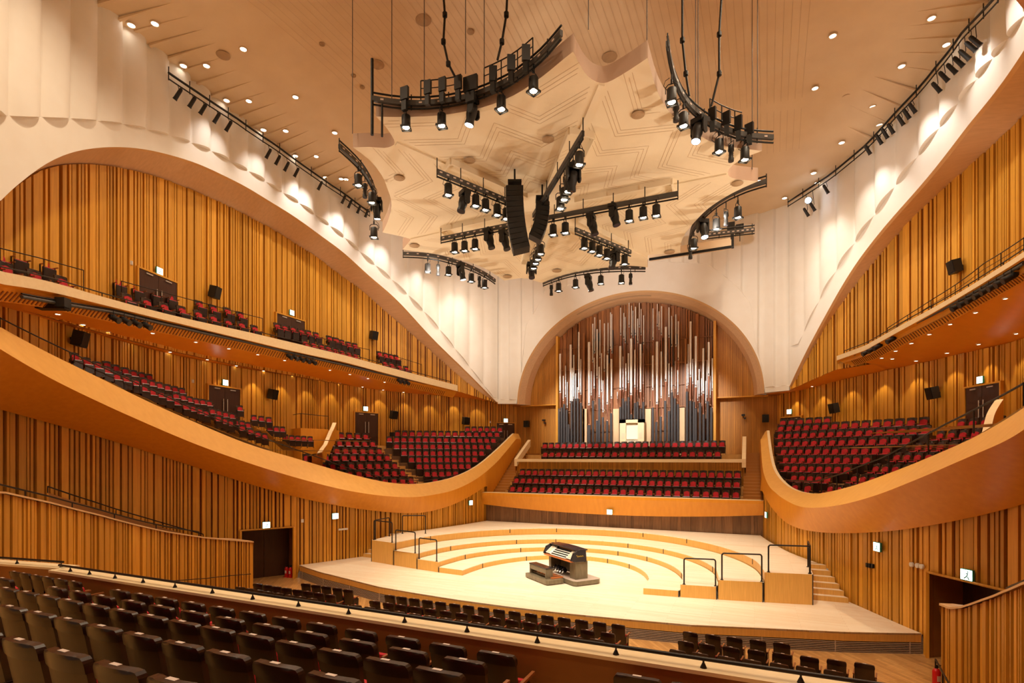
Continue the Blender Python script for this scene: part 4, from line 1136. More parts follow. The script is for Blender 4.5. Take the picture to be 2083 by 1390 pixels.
def rail(path, label, depth_=.12, boxes=0, cat='lighting rail', three=True):
    """curved lighting bar: flat cable tray, lower tube and hangers"""
    root = empty('lighting_bar', path[0], 0, label, cat, 'lighting bars over the stage'); o = Vector(path[0])
    pp = [Vector(p) - o for p in path]
    MB().tube([p + Vector((0, 0, -.16)) for p in pp], .03, 7).build('lower_tube', 'black', root)
    if three: MB().tube([p + Vector((0, 0, .22)) for p in pp], .03, 7).build('upper_tube', 'black', root)
    m = MB(); 
    for a, b in zip(pp, pp[1:]):
        d = b - a; an = math.atan2(d.y, d.x); q = [a + Vector((0, 0, -.06)), b + Vector((0, 0, -.06)), b + Vector((0, 0, .10)), a + Vector((0, 0, .10))]
        nx = Vector((-math.sin(an), math.cos(an), 0)) * .05
        m.add([v + nx for v in q] + [v - nx for v in q], [(0, 1, 2, 3), (7, 6, 5, 4), (0, 4, 5, 1), (3, 2, 6, 7), (0, 3, 7, 4), (1, 5, 6, 2)])
    m.build('cable_tray', 'grey', root)
    h = MB(); n = max(2, int(sum((b - a).length for a, b in zip(pp, pp[1:])) / 1.5)); 
    for k in range(0, len(pp), max(1, len(pp) // (n + 1))): h.cyl(pp[k] + Vector((0, 0, -.2)), pp[k] + Vector((0, 0, .30 if three else .5)), .018)
    h.build('hanger', 'black', root)
    pl_ = MB()
    for k in range(1, len(pp) - 1, 2):
        d = (pp[k + 1] - pp[k - 1]); an = math.atan2(d.y, d.x); pl_.box(pp[k] + Vector((math.sin(an), -math.cos(an), 0)) * .055 + Vector((0, 0, .02)), (.10, .01, .05), an)
    pl_.build('socket_labels', 'plate', root)
    return root
def path_px(pts, dz, n=22):
    p3 = [pc(x, y, dz) for x, y in pts]; pl_ = Plan([(p.x, p.y) for p in p3], len(p3) > 2, .3)
    out_ = []
    zf = lerpf([(pl_.near((p.x, p.y)), p.z) for p in p3])
    for i in range(n + 1):
        s = pl_.L * i / n; q = pl_.at(s); out_.append((q[0], q[1], zf(s)))
    return out_, pl_
def hang(pathpts, dz, label, lamps, where, group, three=True, boxes=()):
    pth, pl_ = path_px(pathpts, dz); r_ = rail(pth, label, three=three)
    lamps = [(l, i) for i, l in enumerate(lamps)]
    for (px, py, kind), i in lamps:
        h = pl_.hit(px, py)
        if h is None: continue
        q = pl_.at(h[0]); zt = {'p': .40, 'm': .62, 'M': .64, 's': .56}[kind]
        n = pl_.nrm(h[0])
        zr_ = min(pth, key=lambda a: math.dist(a[:2], q))[2]
        put_lamp(kind, (q[0] + n[0] * 0, q[1] + n[1] * 0, h[1] + zt), math.atan2(n[1], n[0]), where, i, group)
        # stem up to the bar when the lamp hangs lower
        gap = zr_ - .18 - (h[1] + zt + .3)
        if gap > .03:
            s_ = MB().cyl((0, 0, 0), (0, 0, gap), .018).build('drop_stem', 'black', r_); s_.location = Vector((q[0], q[1], h[1] + zt + .3)) - Vector(pth[0])
    return r_, pth, pl_
k3 = lambda ox, oy, k, l: [(ox + a / k, oy + b / k, c) for a, b, c in l]
BARS = []
BARS.append(hang([(757, 202), (800, 209), (850, 212), (910, 207), (970, 193), (1040, 162), (1100, 115), (1142, 68)], .35, 'long black curved lighting bar in front of the canopy',
     k3(740, 40, 4.166, [(358, 915, 'p'), (660, 900, 'p'), (930, 885, 'M'), (1165, 760, 'p'), (1438, 605, 'p')]), 'the long front lighting bar', 'lamps on the front bar'))
BARS.append(hang([(1358, 90), (1364, 130), (1378, 175), (1400, 212), (1432, 240), (1475, 264), (1520, 277), (1573, 281)], .35, 'black curved lighting bar by the canopy notch',
     k3(1340, 60, 4.965, [(130, 735, 'p'), (175, 930, 's'), (250, 975, 'p'), (405, 1150, 'M'), (610, 1235, 'p'), (730, 1335, 's'), (870, 1315, 'p')]), 'the curved bar by the notch', 'lamps on the notch bar'))
BARS.append(hang([(690, 298), (712, 318), (735, 342), (752, 368), (763, 395), (769, 422)], .30, 'black curved lighting bar on the extinguisher side of the canopy',
     k3(680, 180, 4.089, [(200, 805, 'p'), (255, 910, 's'), (312, 950, 'p'), (352, 1072, 'M'), (365, 1150, 'p'), (330, 1238, 'p')]), 'the extinguisher side bar', 'lamps on the side bar'))
BARS.append(hang([(820, 517), (850, 518), (885, 522), (925, 532), (960, 545), (990, 560), (1007, 572)], .0, 'black curved lighting bar before the fluted corner',
     k3(800, 440, 3.857, [(270, 435, 'p'), (352, 465, 's'), (433, 458, 'p'), (527, 495, 'M'), (612, 512, 'p'), (675, 555, 's'), (716, 560, 'p')]), 'the bar before the fluted corner', 'lamps on the corner bar', three=False))
BARS.append(hang([(1105, 576), (1130, 566), (1165, 556), (1210, 549), (1260, 546), (1313, 546)], .0, 'black curved lighting bar before the organ arch',
     k3(800, 440, 3.857, [(1240, 622, 's'), (1297, 586, 'p'), (1430, 557, 'p'), (1528, 587, 'm'), (1628, 529, 'p'), (1790, 522, 'p'), (1862, 537, 's')]), 'the bar before the organ arch', 'lamps on the organ bar', three=False))
BARS.append(hang([(1559, 370), (1520, 382), (1480, 400), (1450, 420), (1425, 445), (1408, 470), (1402, 495)], .2, 'black curved lighting bar on the wall dial side of the canopy',
     k3(1280, 280, 4.344, [(960, 705, 'p'), (855, 778, 's'), (770, 808, 'p'), (650, 895, 'M'), (570, 978, 'p'), (540, 1072, 's')]), 'the wall dial side bar', 'lamps on the dial side bar'))
r0, pth0, _p = BARS[0]
for j, (dz0, dz1) in enumerate(((-1.15, 1.3), (-1.15, -.1))):
    q = Vector(pth0[j]) - Vector(pth0[0]); MB().cyl(q + Vector((0, 0, dz0)), q + Vector((0, 0, dz1)), .05 if j == 0 else .035).build('end_post', 'black', r0)
# safety frames above the bars
for nm_, (r0, pth0, _p), k0, k1 in (('a', BARS[0], 5, 9), ('b', BARS[0], 12, 18), ('c', BARS[1], 13, 18)):
    o = Vector(pth0[0]); m = MB()
    for k in range(k0, k1 + 1):
        if k < k1: m.tube([Vector(pth0[k]) - o + Vector((0, 0, .75)), Vector(pth0[k + 1]) - o + Vector((0, 0, .75))], .02, 5).tube([Vector(pth0[k]) - o + Vector((0, 0, .5)), Vector(pth0[k + 1]) - o + Vector((0, 0, .5))], .015, 5)
        if (k - k0) % 2 == 0: m.cyl(Vector(pth0[k]) - o, Vector(pth0[k]) - o + Vector((0, 0, .75)), .02)
    m.build('safety_frame', 'black', r0)
# straight bars radiating below the canopy
z6 = lambda l: k3(860, 240, 3.857, l)
def spoke(a, b, label, lamps, where, dz=-.75): BARS.append(hang([a, b], dz, label, lamps, where, 'lamps under the canopy', three=False))
spoke((889, 350), (1033, 410), 'straight bar under the canopy arm with the diffuser pair', z6([(200, 605, 'p'), (330, 740, 'm'), (415, 690, 'p'), (492, 722, 'p'), (583, 762, 'p'), (655, 792, 'p')]), 'the bar towards the extinguisher side arm')
spoke((897, 487), (1040, 458), 'straight bar under the far extinguisher side arm', z6([(250, 1052, 'p'), (328, 1042, 'p'), (410, 1027, 'p'), (515, 1025, 'm'), (635, 1035, 'm')]), 'the bar under the far extinguisher side arm')
spoke((1186, 272), (1085, 440), 'straight bar running to the canopy notch', z6([(1228, 368, 'p'), (1180, 555, 'm'), (1140, 578, 'p'), (1110, 642, 'p'), (1080, 712, 'p')]), 'the bar running to the canopy notch')
spoke((1379, 395), (1105, 446), 'long straight bar under the wall dial side arm', z6([(1832, 767, 'p'), (1730, 782, 'p'), (1620, 807, 'p'), (1490, 845, 'm'), (1320, 918, 'm'), (1118, 902, 'p'), (1023, 917, 'p'), (920, 932, 'p'), (845, 942, 'p')]), 'the long bar under the wall dial side arm')
spoke((1170, 468), (1283, 514), 'short straight bar towards the organ arch', z6([(1268, 1022, 'p'), (1330, 1047, 'p'), (1385, 1077, 'p'), (1445, 1102, 'p'), (1505, 1182, 'm'), (1583, 1147, 'p')]), 'the short bar towards the organ arch')
spoke((1102, 475), (1078, 560), 'short straight bar running away from the speakers', z6([(925, 1067, 'p'), (903, 1110, 'p'), (885, 1142, 'p'), (870, 1180, 'p'), (852, 1262, 'm')]), 'the bar running away from the speakers')
# suspension rods and cables from the ceiling
rd = [(865, 55, 863, 175), (947, 28, 947, 150), (1197, 0, 1197, 60), (1318, 5, 1316, 95), (718, 33, 717, 272), (797, 0, 797, 200), (1541, 0, 1541, 290), (1530, 130, 1530, 345), (1421, 0, 1420, 230), (1415, 110, 1415, 235), (985, 120, 985, 150)]
root = None
for i, (x0, y0, x1, y1) in enumerate(rd):
    p = pc(x1, y1, .4); zt = ceil_z(p.x, p.y)
    o = MB().cyl((0, 0, 0), (0, 0, zt - p.z), .013, n=6).build('suspension_rod', 'grey'); o.location = p
    tag(o, 'thin dark suspension rod from the ceiling, %s from the extinguisher side' % ORD[sorted(range(len(rd)), key=lambda k: rd[k][2]).index(i)], 'rod', 'suspension rods of the canopy')
for i, (pts, lb) in enumerate([([(900, -40), (905, 30), (902, 85), (912, 130), (925, 155)], 'black cable dropping to the front bar, closer to the ceiling vent'), ([(1033, -40), (1030, 30), (1021, 85), (1012, 122)], 'thick black cable dropping to the front bar, beside the rods'),
        ([(1388, -40), (1388, 82), (1395, 150), (1402, 195)], 'thick black cable dropping to the notch bar'), ([(1470, -40), (1463, 70), (1463, 150), (1447, 215)], 'black knotted cable dropping to the notch bar'), ]):
    p3 = [pc(x, y, .5) for x, y in pts]; b = p3[-1]
    sc_ = []
    Zb = depth(b)
    for x, y in pts:
        d = ray(x, y); sc_.append(Vector((C[0] + Zb * d[0], Zb * d[1], H + Zb * d[2])))
    sc_[0].z = min(sc_[0].z, 21.5)
    m = MB().tube([v - b for v in sc_], .035, 7)
    for v in sc_[1:-1]: m.cyl(v - b - Vector((0, 0, .06)), v - b + Vector((0, 0, .06)), .075, n=8)
    o = m.build('power_cable', 'black'); o.location = b; tag(o, lb, 'cable')
# equipment boxes and safety frames on top of the bars
bx = [(823, 190, .35, .4), (870, 178, .3, .42), (900, 172, .3, .42), (932, 168, .3, .42), (957, 170, .6, .45), (1003, 150, .3, .45), (1040, 128, .3, .45), (1070, 108, .3, .45), (1449, 232, .3, .4), (1478, 240, .3, .4), (1502, 250, .3, .45), (1524, 262, .35, .35)]
for i, (px, py, w_, h_) in enumerate(bx):
    p = pc(px, py, .55); m = MB().box((0, 0, 0), (w_ * .8, .1, h_), .5 if px > 1000 and px < 1300 else (-.4 if px > 1300 else 0)); m.box((0, 0, -.2 - h_ / 2), (w_ * .5, .12, .3))
    o = m.build('dimmer_box', 'lampb'); o.location = p
    tag(o, 'dark equipment box standing on the %s, %s along it' % ('front lighting bar' if px < 1300 else 'notch lighting bar', ORD[i if i < 8 else i - 8]), 'equipment box', 'boxes on the lighting bars')
# speaker arrays in the middle
def array(px, top, bot, n, w, label, curve, rz, name='speaker_array', dp=.62):
    p0 = pc(px, top, -.6); Zc = depth(p0); hh = (bot - top) / F * Zc
    root = empty(name, p0, rz, label, 'loudspeaker'); a = 0; y = 0; z = -.12; st_ = hh / n
    for k in range(n):
        a = R(curve) * k / n
        M4 = Matrix.Rotation(-a, 4, 'X')
        m = MB().box((0, y, z - st_ / 2), (w, dp, st_ * .93), 0, 0, M4); m.box((0, y + dp / 2 + .01, z - st_ / 2), (w * .9, .02, st_ * .7), 0, 1, M4)
        m.build('speaker_box', ['lampb', 'grey'], root)
        y -= math.sin(a) * st_; z -= math.cos(a) * st_
    MB().box((0, 0, .05), (w, .5, .08)).cyl((0, 0, .05), (0, 0, .75), .035).cyl((0, 0, .62), (0, 0, .70), .12).build('hanging_frame', 'black', root)
    return root
array(1047, 378, 506, 12, .6, 'tall curved black speaker array at the canopy centre', 15, R(114))
array(1103, 408, 484, 8, .5, 'shorter black speaker array behind the tall one', 32, R(-66), dp=.5)
# lamp tracks along the cornice
def cornice(sd, pts, ends, label, where, off=.55):
    A_ = pl('A', sd).off(off); tab = [A_.hit(*q, far=True) for q in ends]; tab = [(t[0], t[1]) for t in tab if t]; f = lerpf(tab)
    s0, s1 = min(t[0] for t in tab), max(t[0] for t in tab)
    path = [(*A_.at(s0 + (s1 - s0) * i / 24), f(s0 + (s1 - s0) * i / 24)) for i in range(25)]
    root = empty('cornice_track', path[0], 0, label, 'lighting track'); o = Vector(path[0]); pp = [Vector(p) - o for p in path]
    MB().tube([p + Vector((0, 0, .2)) for p in pp], .05, 7).build('upper_tube', 'black', root); MB().tube([p + Vector((0, 0, -.05)) for p in pp], .03, 7).build('lower_tube', 'black', root)
    m = MB()
    for k in range(0, 25, 2): m.cyl(pp[k] + Vector((0, 0, -.1)), pp[k] + Vector((0, 0, .45)), .02)
    m.build('hanger', 'black', root)
    for i, (px, py) in enumerate(pts):
        h = A_.hit(px, py, far=True)
        if h is None: continue
        q = A_.at(h[0]); n = A_.nrm(h[0]); c = Vector((q[0], q[1], h[1]))
        r_ = empty('track_spot', c, math.atan2(n[1], n[0]), 'small black track spot, %s along %s' % (ORD[i], where), 'spotlight', 'track spots under the ceiling edge')
        M4 = Matrix.Rotation(R(38), 4, 'Y')
        MB().lathe([(.05, .28), (.075, .2), (.08, -.18), (.095, -.26)], M4, 10).build('housing', 'lampb', r_)
        up = f(h[0]) - h[1]
        MB().tube([(0, 0, 0), (0, .1, .1), (0, 0, max(.2, up - .05))], .014, 5).build('yoke', 'lampb', r_)
cornice(-1, [(362, 192), (391, 208), (413, 222), (441, 240), (465, 257), (546, 313), (565, 326), (583, 339), (603, 351), (651, 378), (699, 406), (712, 415), (730, 426), (746, 434)], [(343, 158), (400, 196), (480, 248), (560, 302), (640, 360), (700, 400), (752, 438)], 'long black lamp track under the ceiling edge, fire extinguisher side', 'the cornice, fire extinguisher side')
cornice(1, [(1640, 432), (1653, 421), (1680, 385), (1765, 305), (1788, 284), (1800, 272), (1812, 262), (1832, 245), (1844, 232), (1856, 220), (1905, 178), (1920, 156), (1936, 140), (1950, 126), (1962, 112), (1975, 95), (1984, 84)], [(1603, 418), (1690, 362), (1765, 300), (1830, 228), (1900, 150), (1960, 72), (2030, 0)], 'long black lamp track under the ceiling edge, wall dial side', 'the cornice, wall dial side')
A_ = pl('A', 1).off(1.0); h = A_.hit(1645, 408, far=True); q = A_.at(h[0])
o = MB().lathe([(.16, .12), (.19, 0), (.17, -.02)], Matrix.Rotation(R(200), 4, 'X') @ Matrix.Rotation(R(70), 4, 'X'), 14).build('housing', 'lampb')
o.location = (q[0], q[1], h[1]); tag(o, 'glaring white floodlight on the track by the fluted wall', 'floodlight')
g = MB().cyl((0, 0, 0), (-.02, -.05, -.02), .15, n=16).build('lens', M['lensb'], o); g.location = (-.03, -.09, -.03)

a = P(1322, 530, t=33.5); b = P(1488, 503, t=31.5); d = (b - a); d.z = 0; an = math.atan2(d.y, d.x); ln = d.length; m_ = (a + b) / 2
root = empty('screen_housing', (m_.x, m_.y, m_.z), an, 'long pale screen housing hanging behind the canopy by the organ arch', 'screen housing')
MB().box((0, 0, .25), (ln, .5, .5)).build('housing', 'ceil', root)
MB().box((0, -.26, -.05), (ln, .08, .14)).build('slot', 'black', root)
MB().box((ln / 2 + .06, 0, .45), (.14, .4, .9)).build('end_plate', 'black', root)
hang([(1430, 480), (1480, 474), (1535, 468)], .9, 'short black bar with boxes above the pale screen housing', [], '', '', three=True)
for i, (px, py) in enumerate(((1487, 462), (1505, 466))):
    p = P(px, py, t=26); o = MB().box((0, 0, 0), (.35, .25, .4)).cyl((0, 0, -.6), (0, 0, 0), .02).build('dimmer_box', 'lampb'); o.location = p; tag(o, 'small dark box above the screen housing, %s from the organ' % ORD[i], 'equipment box', 'boxes above the screen housing')
# ------------------------------------------------------------------ the great organ
oroot = empty('pipe_organ', (0, 37.7, 5.42), 0, 'great pipe organ with tall silver pipes and timber case in the arch', 'organ'); OO = Vector(oroot.location)
OX = lambda zx_: 1120 + zx_ / 4.343
OYp = lambda zy_: 590 + zy_ / 4.343
def oz(px, py, y): return P(px, py, y=y)
def och(name, mb, mats, par=oroot):
    o = mb.build(name, mats, par)
    if par is oroot: o.location = -OO
    return o
# case boards of random width and tone behind the pipes
cb = MB(); x = -5.45; r_ = random.Random(5)
while x < 5.4:
    w_ = r_.choice((.07, .09, .12, .2, .26)); e = min(x + w_, 5.45); d_ = r_.uniform(0, .16)
    zt = SP + 7.0 * math.sqrt(max(0, 1 - (max(abs(x), abs(e)) / 7.9) ** 2)) - .1
    box_(cb, x, e - .012, 38.08 - d_, 38.3, 5.42, zt, 0); x = e + r_.choice((0, 0, .02, .05))
och('case_boards', cb, 'org1')
rr_ = MB()
for z_ in (7.1, 8.7, 10.2, 11.7, 13.3): box_(rr_, -5.4, 5.4, 37.86, 37.92, z_, z_ + .04)
och('case_rail', rr_, 'org1')
for sx in (-1, 1): 
    c = MB(); box_(c, sx * 5.5 - .08, sx * 5.5 + .08, 37.6, 38.3, 5.42, SP + 5.0); och('case_post', c, 'slat')
for a, b, t in ((280, 320, 1050), (552, 604, 1050), (834, 886, 1050), (1140, 1192, 1040), (285, 300, 380), (1185, 1197, 430)):
    lo = oz(OX(a), OYp(1380), 37.62); hi = oz(OX(b), OYp(t), 37.62)
    c = MB(); box_(c, lo.x, hi.x, 37.62, 37.8, 5.42, hi.z); och('pale_panel', c, 'orgl' if t > 900 else 'org1')
PIPES = [(85,565,910,1075,14),(112,760,980,1020,8),(132,670,945,1040,9),(147,815,1040,1060,8),(178,485,1000,1000,16),(205,575,960,860,10),(222,740,980,1050,9),(250,372,905,965,12),(267,612,925,1000,11),(340,462,1020,1195,18),(373,300,640,960,9),(390,242,560,940,8),(386,600,870,985,11),(411,348,780,1155,10),(437,265,600,960,8),(430,680,945,960,11),(476,297,720,1070,9),(463,800,1080,1125,10),(502,575,1010,1158,14),(508,292,560,1000,8),(538,612,960,1090,14),(530,200,520,1000,8),(541,215,560,1000,7),
 (620,158,400,900,8),(648,205,430,900,8),(616,497,885,1035,16),(660,240,470,960,7),(640,590,880,960,9),(694,115,330,900,8),(716,140,400,900,8),(728,185,420,900,7),(712,432,930,1100,18),(750,150,400,900,9),(745,530,860,1000,11),(785,115,330,900,7),(770,255,470,930,8),(800,170,400,930,7),(795,480,900,1045,14),(822,225,480,960,8),(820,560,830,990,10),(688,560,820,940,10),(768,600,880,960,9),(665,650,890,970,9),
 (905,165,440,960,8),(903,580,885,1040,12),(943,125,320,960,7),(958,190,350,960,7),(980,145,400,980,9),(940,458,1010,1165,18),(978,545,955,1120,11),(1018,328,810,985,16),(1046,155,420,960,9),(1045,650,945,1075,10),(1071,230,500,960,9),(1070,680,905,930,10),(1107,218,500,960,9),(1104,630,870,950,10),(1128,278,620,980,8),(1124,710,925,1000,11),
 (1205,655,870,930,9),(1236,280,770,980,14),(1256,610,830,980,9),(1283,410,860,1045,16),(1313,700,940,1000,9),(1349,517,915,1100,14),(1372,805,1000,1070,8),(1397,462,760,985,15),(1428,605,890,1040,9),(192,690,1010,1030,8),(238,860,1000,1040,8),(360,720,930,1040,8),(450,560,900,1050,8),(590,900,960,1000,6),(1216,480,840,1000,7),(1300,800,980,1030,7),(1334,780,930,1010,7),(1383,620,950,1020,7),(1410,760,950,1020,7)]
r_ = random.Random(3)
for i, (x_, top, mo, dk, w_) in enumerate(PIPES):
    y = 37.45 if w_ > 11 else r_.choice((37.5, 37.6, 37.7))
    T0_ = oz(OX(x_), OYp(top), y); Mo = oz(OX(x_), OYp(mo), y); Dk = oz(OX(x_), OYp(max(dk, mo + 50)), y)
    r = w_ / 4.343 / F * depth(T0_) / 2 * 1.25
    m = MB().lathe([(r * .8, Dk.z - 0), (r * .45, Dk.z + .05), (r * .5, Dk.z + .1), (r, Mo.z - .02)], Matrix.Translation((T0_.x, y, 0)), 10, 1)
    m.lathe([(r, Mo.z - .02), (r * 1.16, Mo.z), (r * 1.16, Mo.z + .03), (r, Mo.z + .06), (r, Mo.z + .14), (r * 1.06, Mo.z + .15), (r, Mo.z + .17), (r, T0_.z)], Matrix.Translation((T0_.x, y, 0)), 10, 0)
    m.box((T0_.x, y - r, Mo.z + .1), (r * .9, .02, .12), 0, 2)
    och('organ_pipe', m, ['pipe', 'pipec', 'pipeg'])
TUB = [(75, 1050), (97, 1040), (120, 1010), (143, 1060), (160, 1190), (185, 985), (212, 960), (240, 960), (268, 1000), (333, 1195), (345, 1195), (375, 980), (410, 1155), (430, 960), (462, 1125), (500, 1158), (535, 1090), (617, 1035), (640, 960), (664, 985), (688, 950), (712, 1100), (745, 1000), (768, 990), (795, 1050), (820, 990), (903, 1040), (934, 1168), (972, 1120), (1012, 980), (1045, 1070), (1072, 905), (1098, 960), (1125, 1010), (1205, 900), (1235, 980), (1265, 990), (1283, 1050), (1320, 1000), (1352, 1100), (1388, 985), (1420, 1040)]
for x_, top in TUB:
    y = 37.42; hang_ = 600 < x_ < 840
    a = oz(OX(x_), OYp(top), y); zb = oz(OX(x_), OYp(1140), y).z if hang_ else 5.42
    m = MB().cyl((a.x, y, zb), (a.x, y, a.z), .085, n=10)
    if hang_: m.cyl((a.x, y, zb), (a.x, y, zb - .12), .095, .02, n=10)
    och('wind_tube', m, 'pipeg')
r_ = random.Random(9)
for k in range(26):   # short random pipes, dark colour standing in for clusters of shade
    x_ = r_.choice((385, 510, 540, 650, 690, 715, 740, 780, 800, 910, 950, 985, 1050, 1070, 1115, 430)) + r_.uniform(-14, 14); t_ = r_.uniform(330, 560)
    a = oz(OX(x_), OYp(t_), 37.85); b = oz(OX(x_), OYp(t_ + r_.uniform(70, 170)), 37.85)
    och('shadow_pipe', MB().cyl(b, a, .05, n=8), 'pipeg')
# built-in console cabinet
cr = empty('organ_console_cabinet', (0, 37.0, 5.42), 0, 'cream organ cabinet with keyboard niche in the middle of the pipes', 'organ console'); CO = Vector(cr.location)
def cch(name, mb, mats): o = mb.build(name, mats, cr); o.location = -CO; return o
l = oz(OX(612), OYp(1150), 37.0); r = oz(OX(826), OYp(1150), 37.0); zt = l.z; w_ = r.x - l.x; xm = (l.x + r.x) / 2
m = MB(); box_(m, l.x, l.x + .42, 36.95, 37.4, 6.35, zt); box_(m, r.x - .42, r.x, 36.95, 37.4, 6.35, zt); box_(m, l.x, r.x, 36.95, 37.4, zt - .22, zt); box_(m, l.x, r.x, 37.3, 37.4, 5.42, zt); box_(m, l.x, r.x, 36.8, 37.3, 6.25, 6.33)
for k in range(4): xx = l.x + .05 + (w_ - .1) * k / 3; box_(m, xx - .05, xx + .05, 36.95, 37.05, 5.42, 6.3)
cch('cabinet', m, 'cream')
m = MB(); box_(m, xm - .42, xm + .42, 37.22, 37.28, 6.5, zt - .3); cch('music_desk', m, 'ivory')
m = MB()
for sx in (-1, 1):
    for a in range(3):
        for b in range(5): m.cyl((xm + sx * (.52 + a * .07), 36.93, 6.55 + b * .09), (xm + sx * (.52 + a * .07), 36.96, 6.55 + b * .09), .02, n=8)
cch('stop_knobs', m, 'plate')
m = MB(); box_(m, xm - .5, xm + .5, 36.98, 37.2, 6.34, 6.42, 0); 
for k in range(14): box_(m, xm - .48 + k * .07, xm - .44 + k * .07, 36.97, 37.0, 6.36, 6.41, 1)
cch('keyboard', m, ['ivory', 'black'])
m = MB(); box_(m, xm - .45, xm + .1, 36.7, 36.95, 5.8, 5.86, 0); box_(m, xm - .05, xm + .25, 36.6, 36.9, 5.86, 5.98, 1); cch('bench_with_case', m, ['orange', 'black'])

# ------------------------------------------------------------------ movable organ console on the stage
O0 = P(1069, 1175, z=0); O1 = P(1111, 1192, z=0)
u = (O1 - O0); u.normalize(); ang = math.atan2(u.y, u.x)
root = empty('movable_organ_console', (O0.x, O0.y, 0.002), ang, 'black four-manual organ console with bench on the bright stage centre', 'organ console')
W0 = (O1 - O0).length
BW = W0 + .45
m = MB(); m.prism([(0, 0), (W0, 0), (W0 + .06, .06), (W0 + .06, .8), (0, .8)], 0.03, .20, 0, 0); m.box((W0 / 2, .4, .015), (W0 - .1, .7, .03)); m.build('pedal_platform', 'cong', root)
m = MB(); m.prism([(.35, .9), (W0 + .6, .9), (W0 + .75, 1.0), (W0 + .75, 2.1), (W0 + .6, 2.25), (.35, 2.25)], .03, .20, 0, 1); m.build('console_platform', ['cong', 'vent'], root)
m = MB()
for k in range(18): m.box((.12 + k * (W0 - .24) / 17, .62, .235), (.035, .55, .05), 0, 0 if k % 3 else 1)
m.build('pedalboard', ['orange', 'conb'], root)
m = MB(); m.box((W0 * .45, .32, .62), (W0 * .82, .36, .045)); m.box((W0 * .45, .18, .50), (W0 * .78, .03, .20), 0, 1); m.box((W0 * .45, .46, .50), (W0 * .78, .03, .20), 0, 1)
for k in (-1, 1): m.box((W0 * .45 + k * W0 * .38, .32, .38), (.05, .34, .46), 0, 1)
m.box((W0 * .45, .32, .26), (W0 * .76, .06, .06), 0, 1)
m.build('bench', ['conb', 'cong'], root)
x0, x1 = .05, W0 + .45
side = [(1.0, .95), (.88, 1.0), (1.02, 1.3), (1.35, 1.43), (1.62, 1.40), (1.66, .92)]
n = len(side)
for x in (x0, x1):
    m = MB(); vs = [(x + dx, p[0], p[1]) for dx in (-.04, .04) for p in side]
    m.add(vs, [(i, (i + 1) % n, n + (i + 1) % n, n + i) for i in range(n)] + [tuple(range(n - 1, -1, -1)), tuple(range(n, 2 * n))]); m.build('cheek', 'conb', root)
m = MB()
top = []
for i in range(13):
    x = x0 - .05 + (x1 - x0 + .1) * i / 12; c = .05 * math.sin(math.pi * i / 12); top.append([(x, 1.22 - c, 1.40 + c * .6), (x, 1.70, 1.42 + c * .6), (x, 1.70, 1.38), (x, 1.22 - c, 1.36 + c * .6)])
m.grid([t + [t[0]] for t in top], 0, False); m.add(top[0] + top[-1], [(0, 1, 2, 3), (7, 6, 5, 4)]); m.build('lid', 'conb', root)
MB().box(((x0 + x1) / 2, 1.60, 1.15), (x1 - x0, .06, .5)).build('rear_panel', 'conb', root)
for k in range(4):
    y, z = 1.0 + k * .085, 1.02 + k * .07
    m = MB().box(((x0 + x1) / 2, y, z), ((x1 - x0) * .56, .13, .022), 0, 0)
    for j in range(20): m.box(((x0 + x1) / 2 - (x1 - x0) * .27 + j * (x1 - x0) * .54 / 19, y + .03, z + .014), (.014, .07, .012), 0, 1)
    m.build('manual', ['ivory', 'black'], root)
    MB().box(((x0 + x1) / 2, y + .07, z + .028), ((x1 - x0) * .56, .02, .05)).build('key_slip', 'conb', root)
for sx in (-1, 1):
    xx = (x0 + x1) / 2 + sx * (x1 - x0) * .375
    m = MB(); M4 = Matrix.Rotation(R(38), 4, 'X'); m.box((xx, 1.14, 1.17), ((x1 - x0) * .19, .44, .03), 0, 0, M4)
    for a in range(4):
        for b in range(5):
            p = M4 @ Vector((-.09 + a * .06, -.16 + b * .08, .03)); m.cyl(Vector((xx, 1.14, 1.17)) + p, Vector((xx, 1.14, 1.17)) + p + M4 @ Vector((0, 0, .03)), .018, n=7, mi=1)
    m.build('stop_jamb', ['ivory', 'cream'], root)
MB().box(((x0 + x1) / 2, 1.42, 1.33), ((x1 - x0) * .5, .05, .09), 0, 0, Matrix.Rotation(R(-30), 4, 'X')).build('stop_rail', 'orange', root)
MB().box(((x0 + x1) / 2, .98, .955), (x1 - x0, .16, .05)).build('key_bed', 'orange', root)
m = MB()
m.prism([(x1 - .45, 1.15), (x1 - .02, 1.15), (x1 - .02, 1.75), (x1 - .45, 1.85), (x1 - .5, 1.5)], .2, .93); m.prism([(x0 + .02, 1.15), (x0 + .2, 1.15), (x0 + .2, 1.7), (x0 + .02, 1.7)], .2, .93)
m.box(((x0 + x1) / 2, 1.68, .6), (x1 - x0 - .1, .05, .7)); m.build('pedestal', 'cong', root)
m = MB()
for k in range(5): m.box((x0 + .45 + k * .17, 1.25, .42), (.10, .16, .2), 0, 0, Matrix.Rotation(R(35), 4, 'X')); m.cyl((x0 + .4 + k * .19, 1.1, .3), (x0 + .4 + k * .19, 1.16, .36), .03, mi=1)
m.build('swell_pedals', ['conb', 'steel'], root)
# maker's emblem on the side cheek (gilt script flourish)
m = MB(); pts = [(x1 + .046, 1.15 + .02 * k, 1.16 + .028 * math.sin(k * 1.35) + (.03 if k in (0, 1) else 0)) for k in range(18)]
m.tube(pts, .007, 5); m.build('gilt_lettering', 'yellow', root)
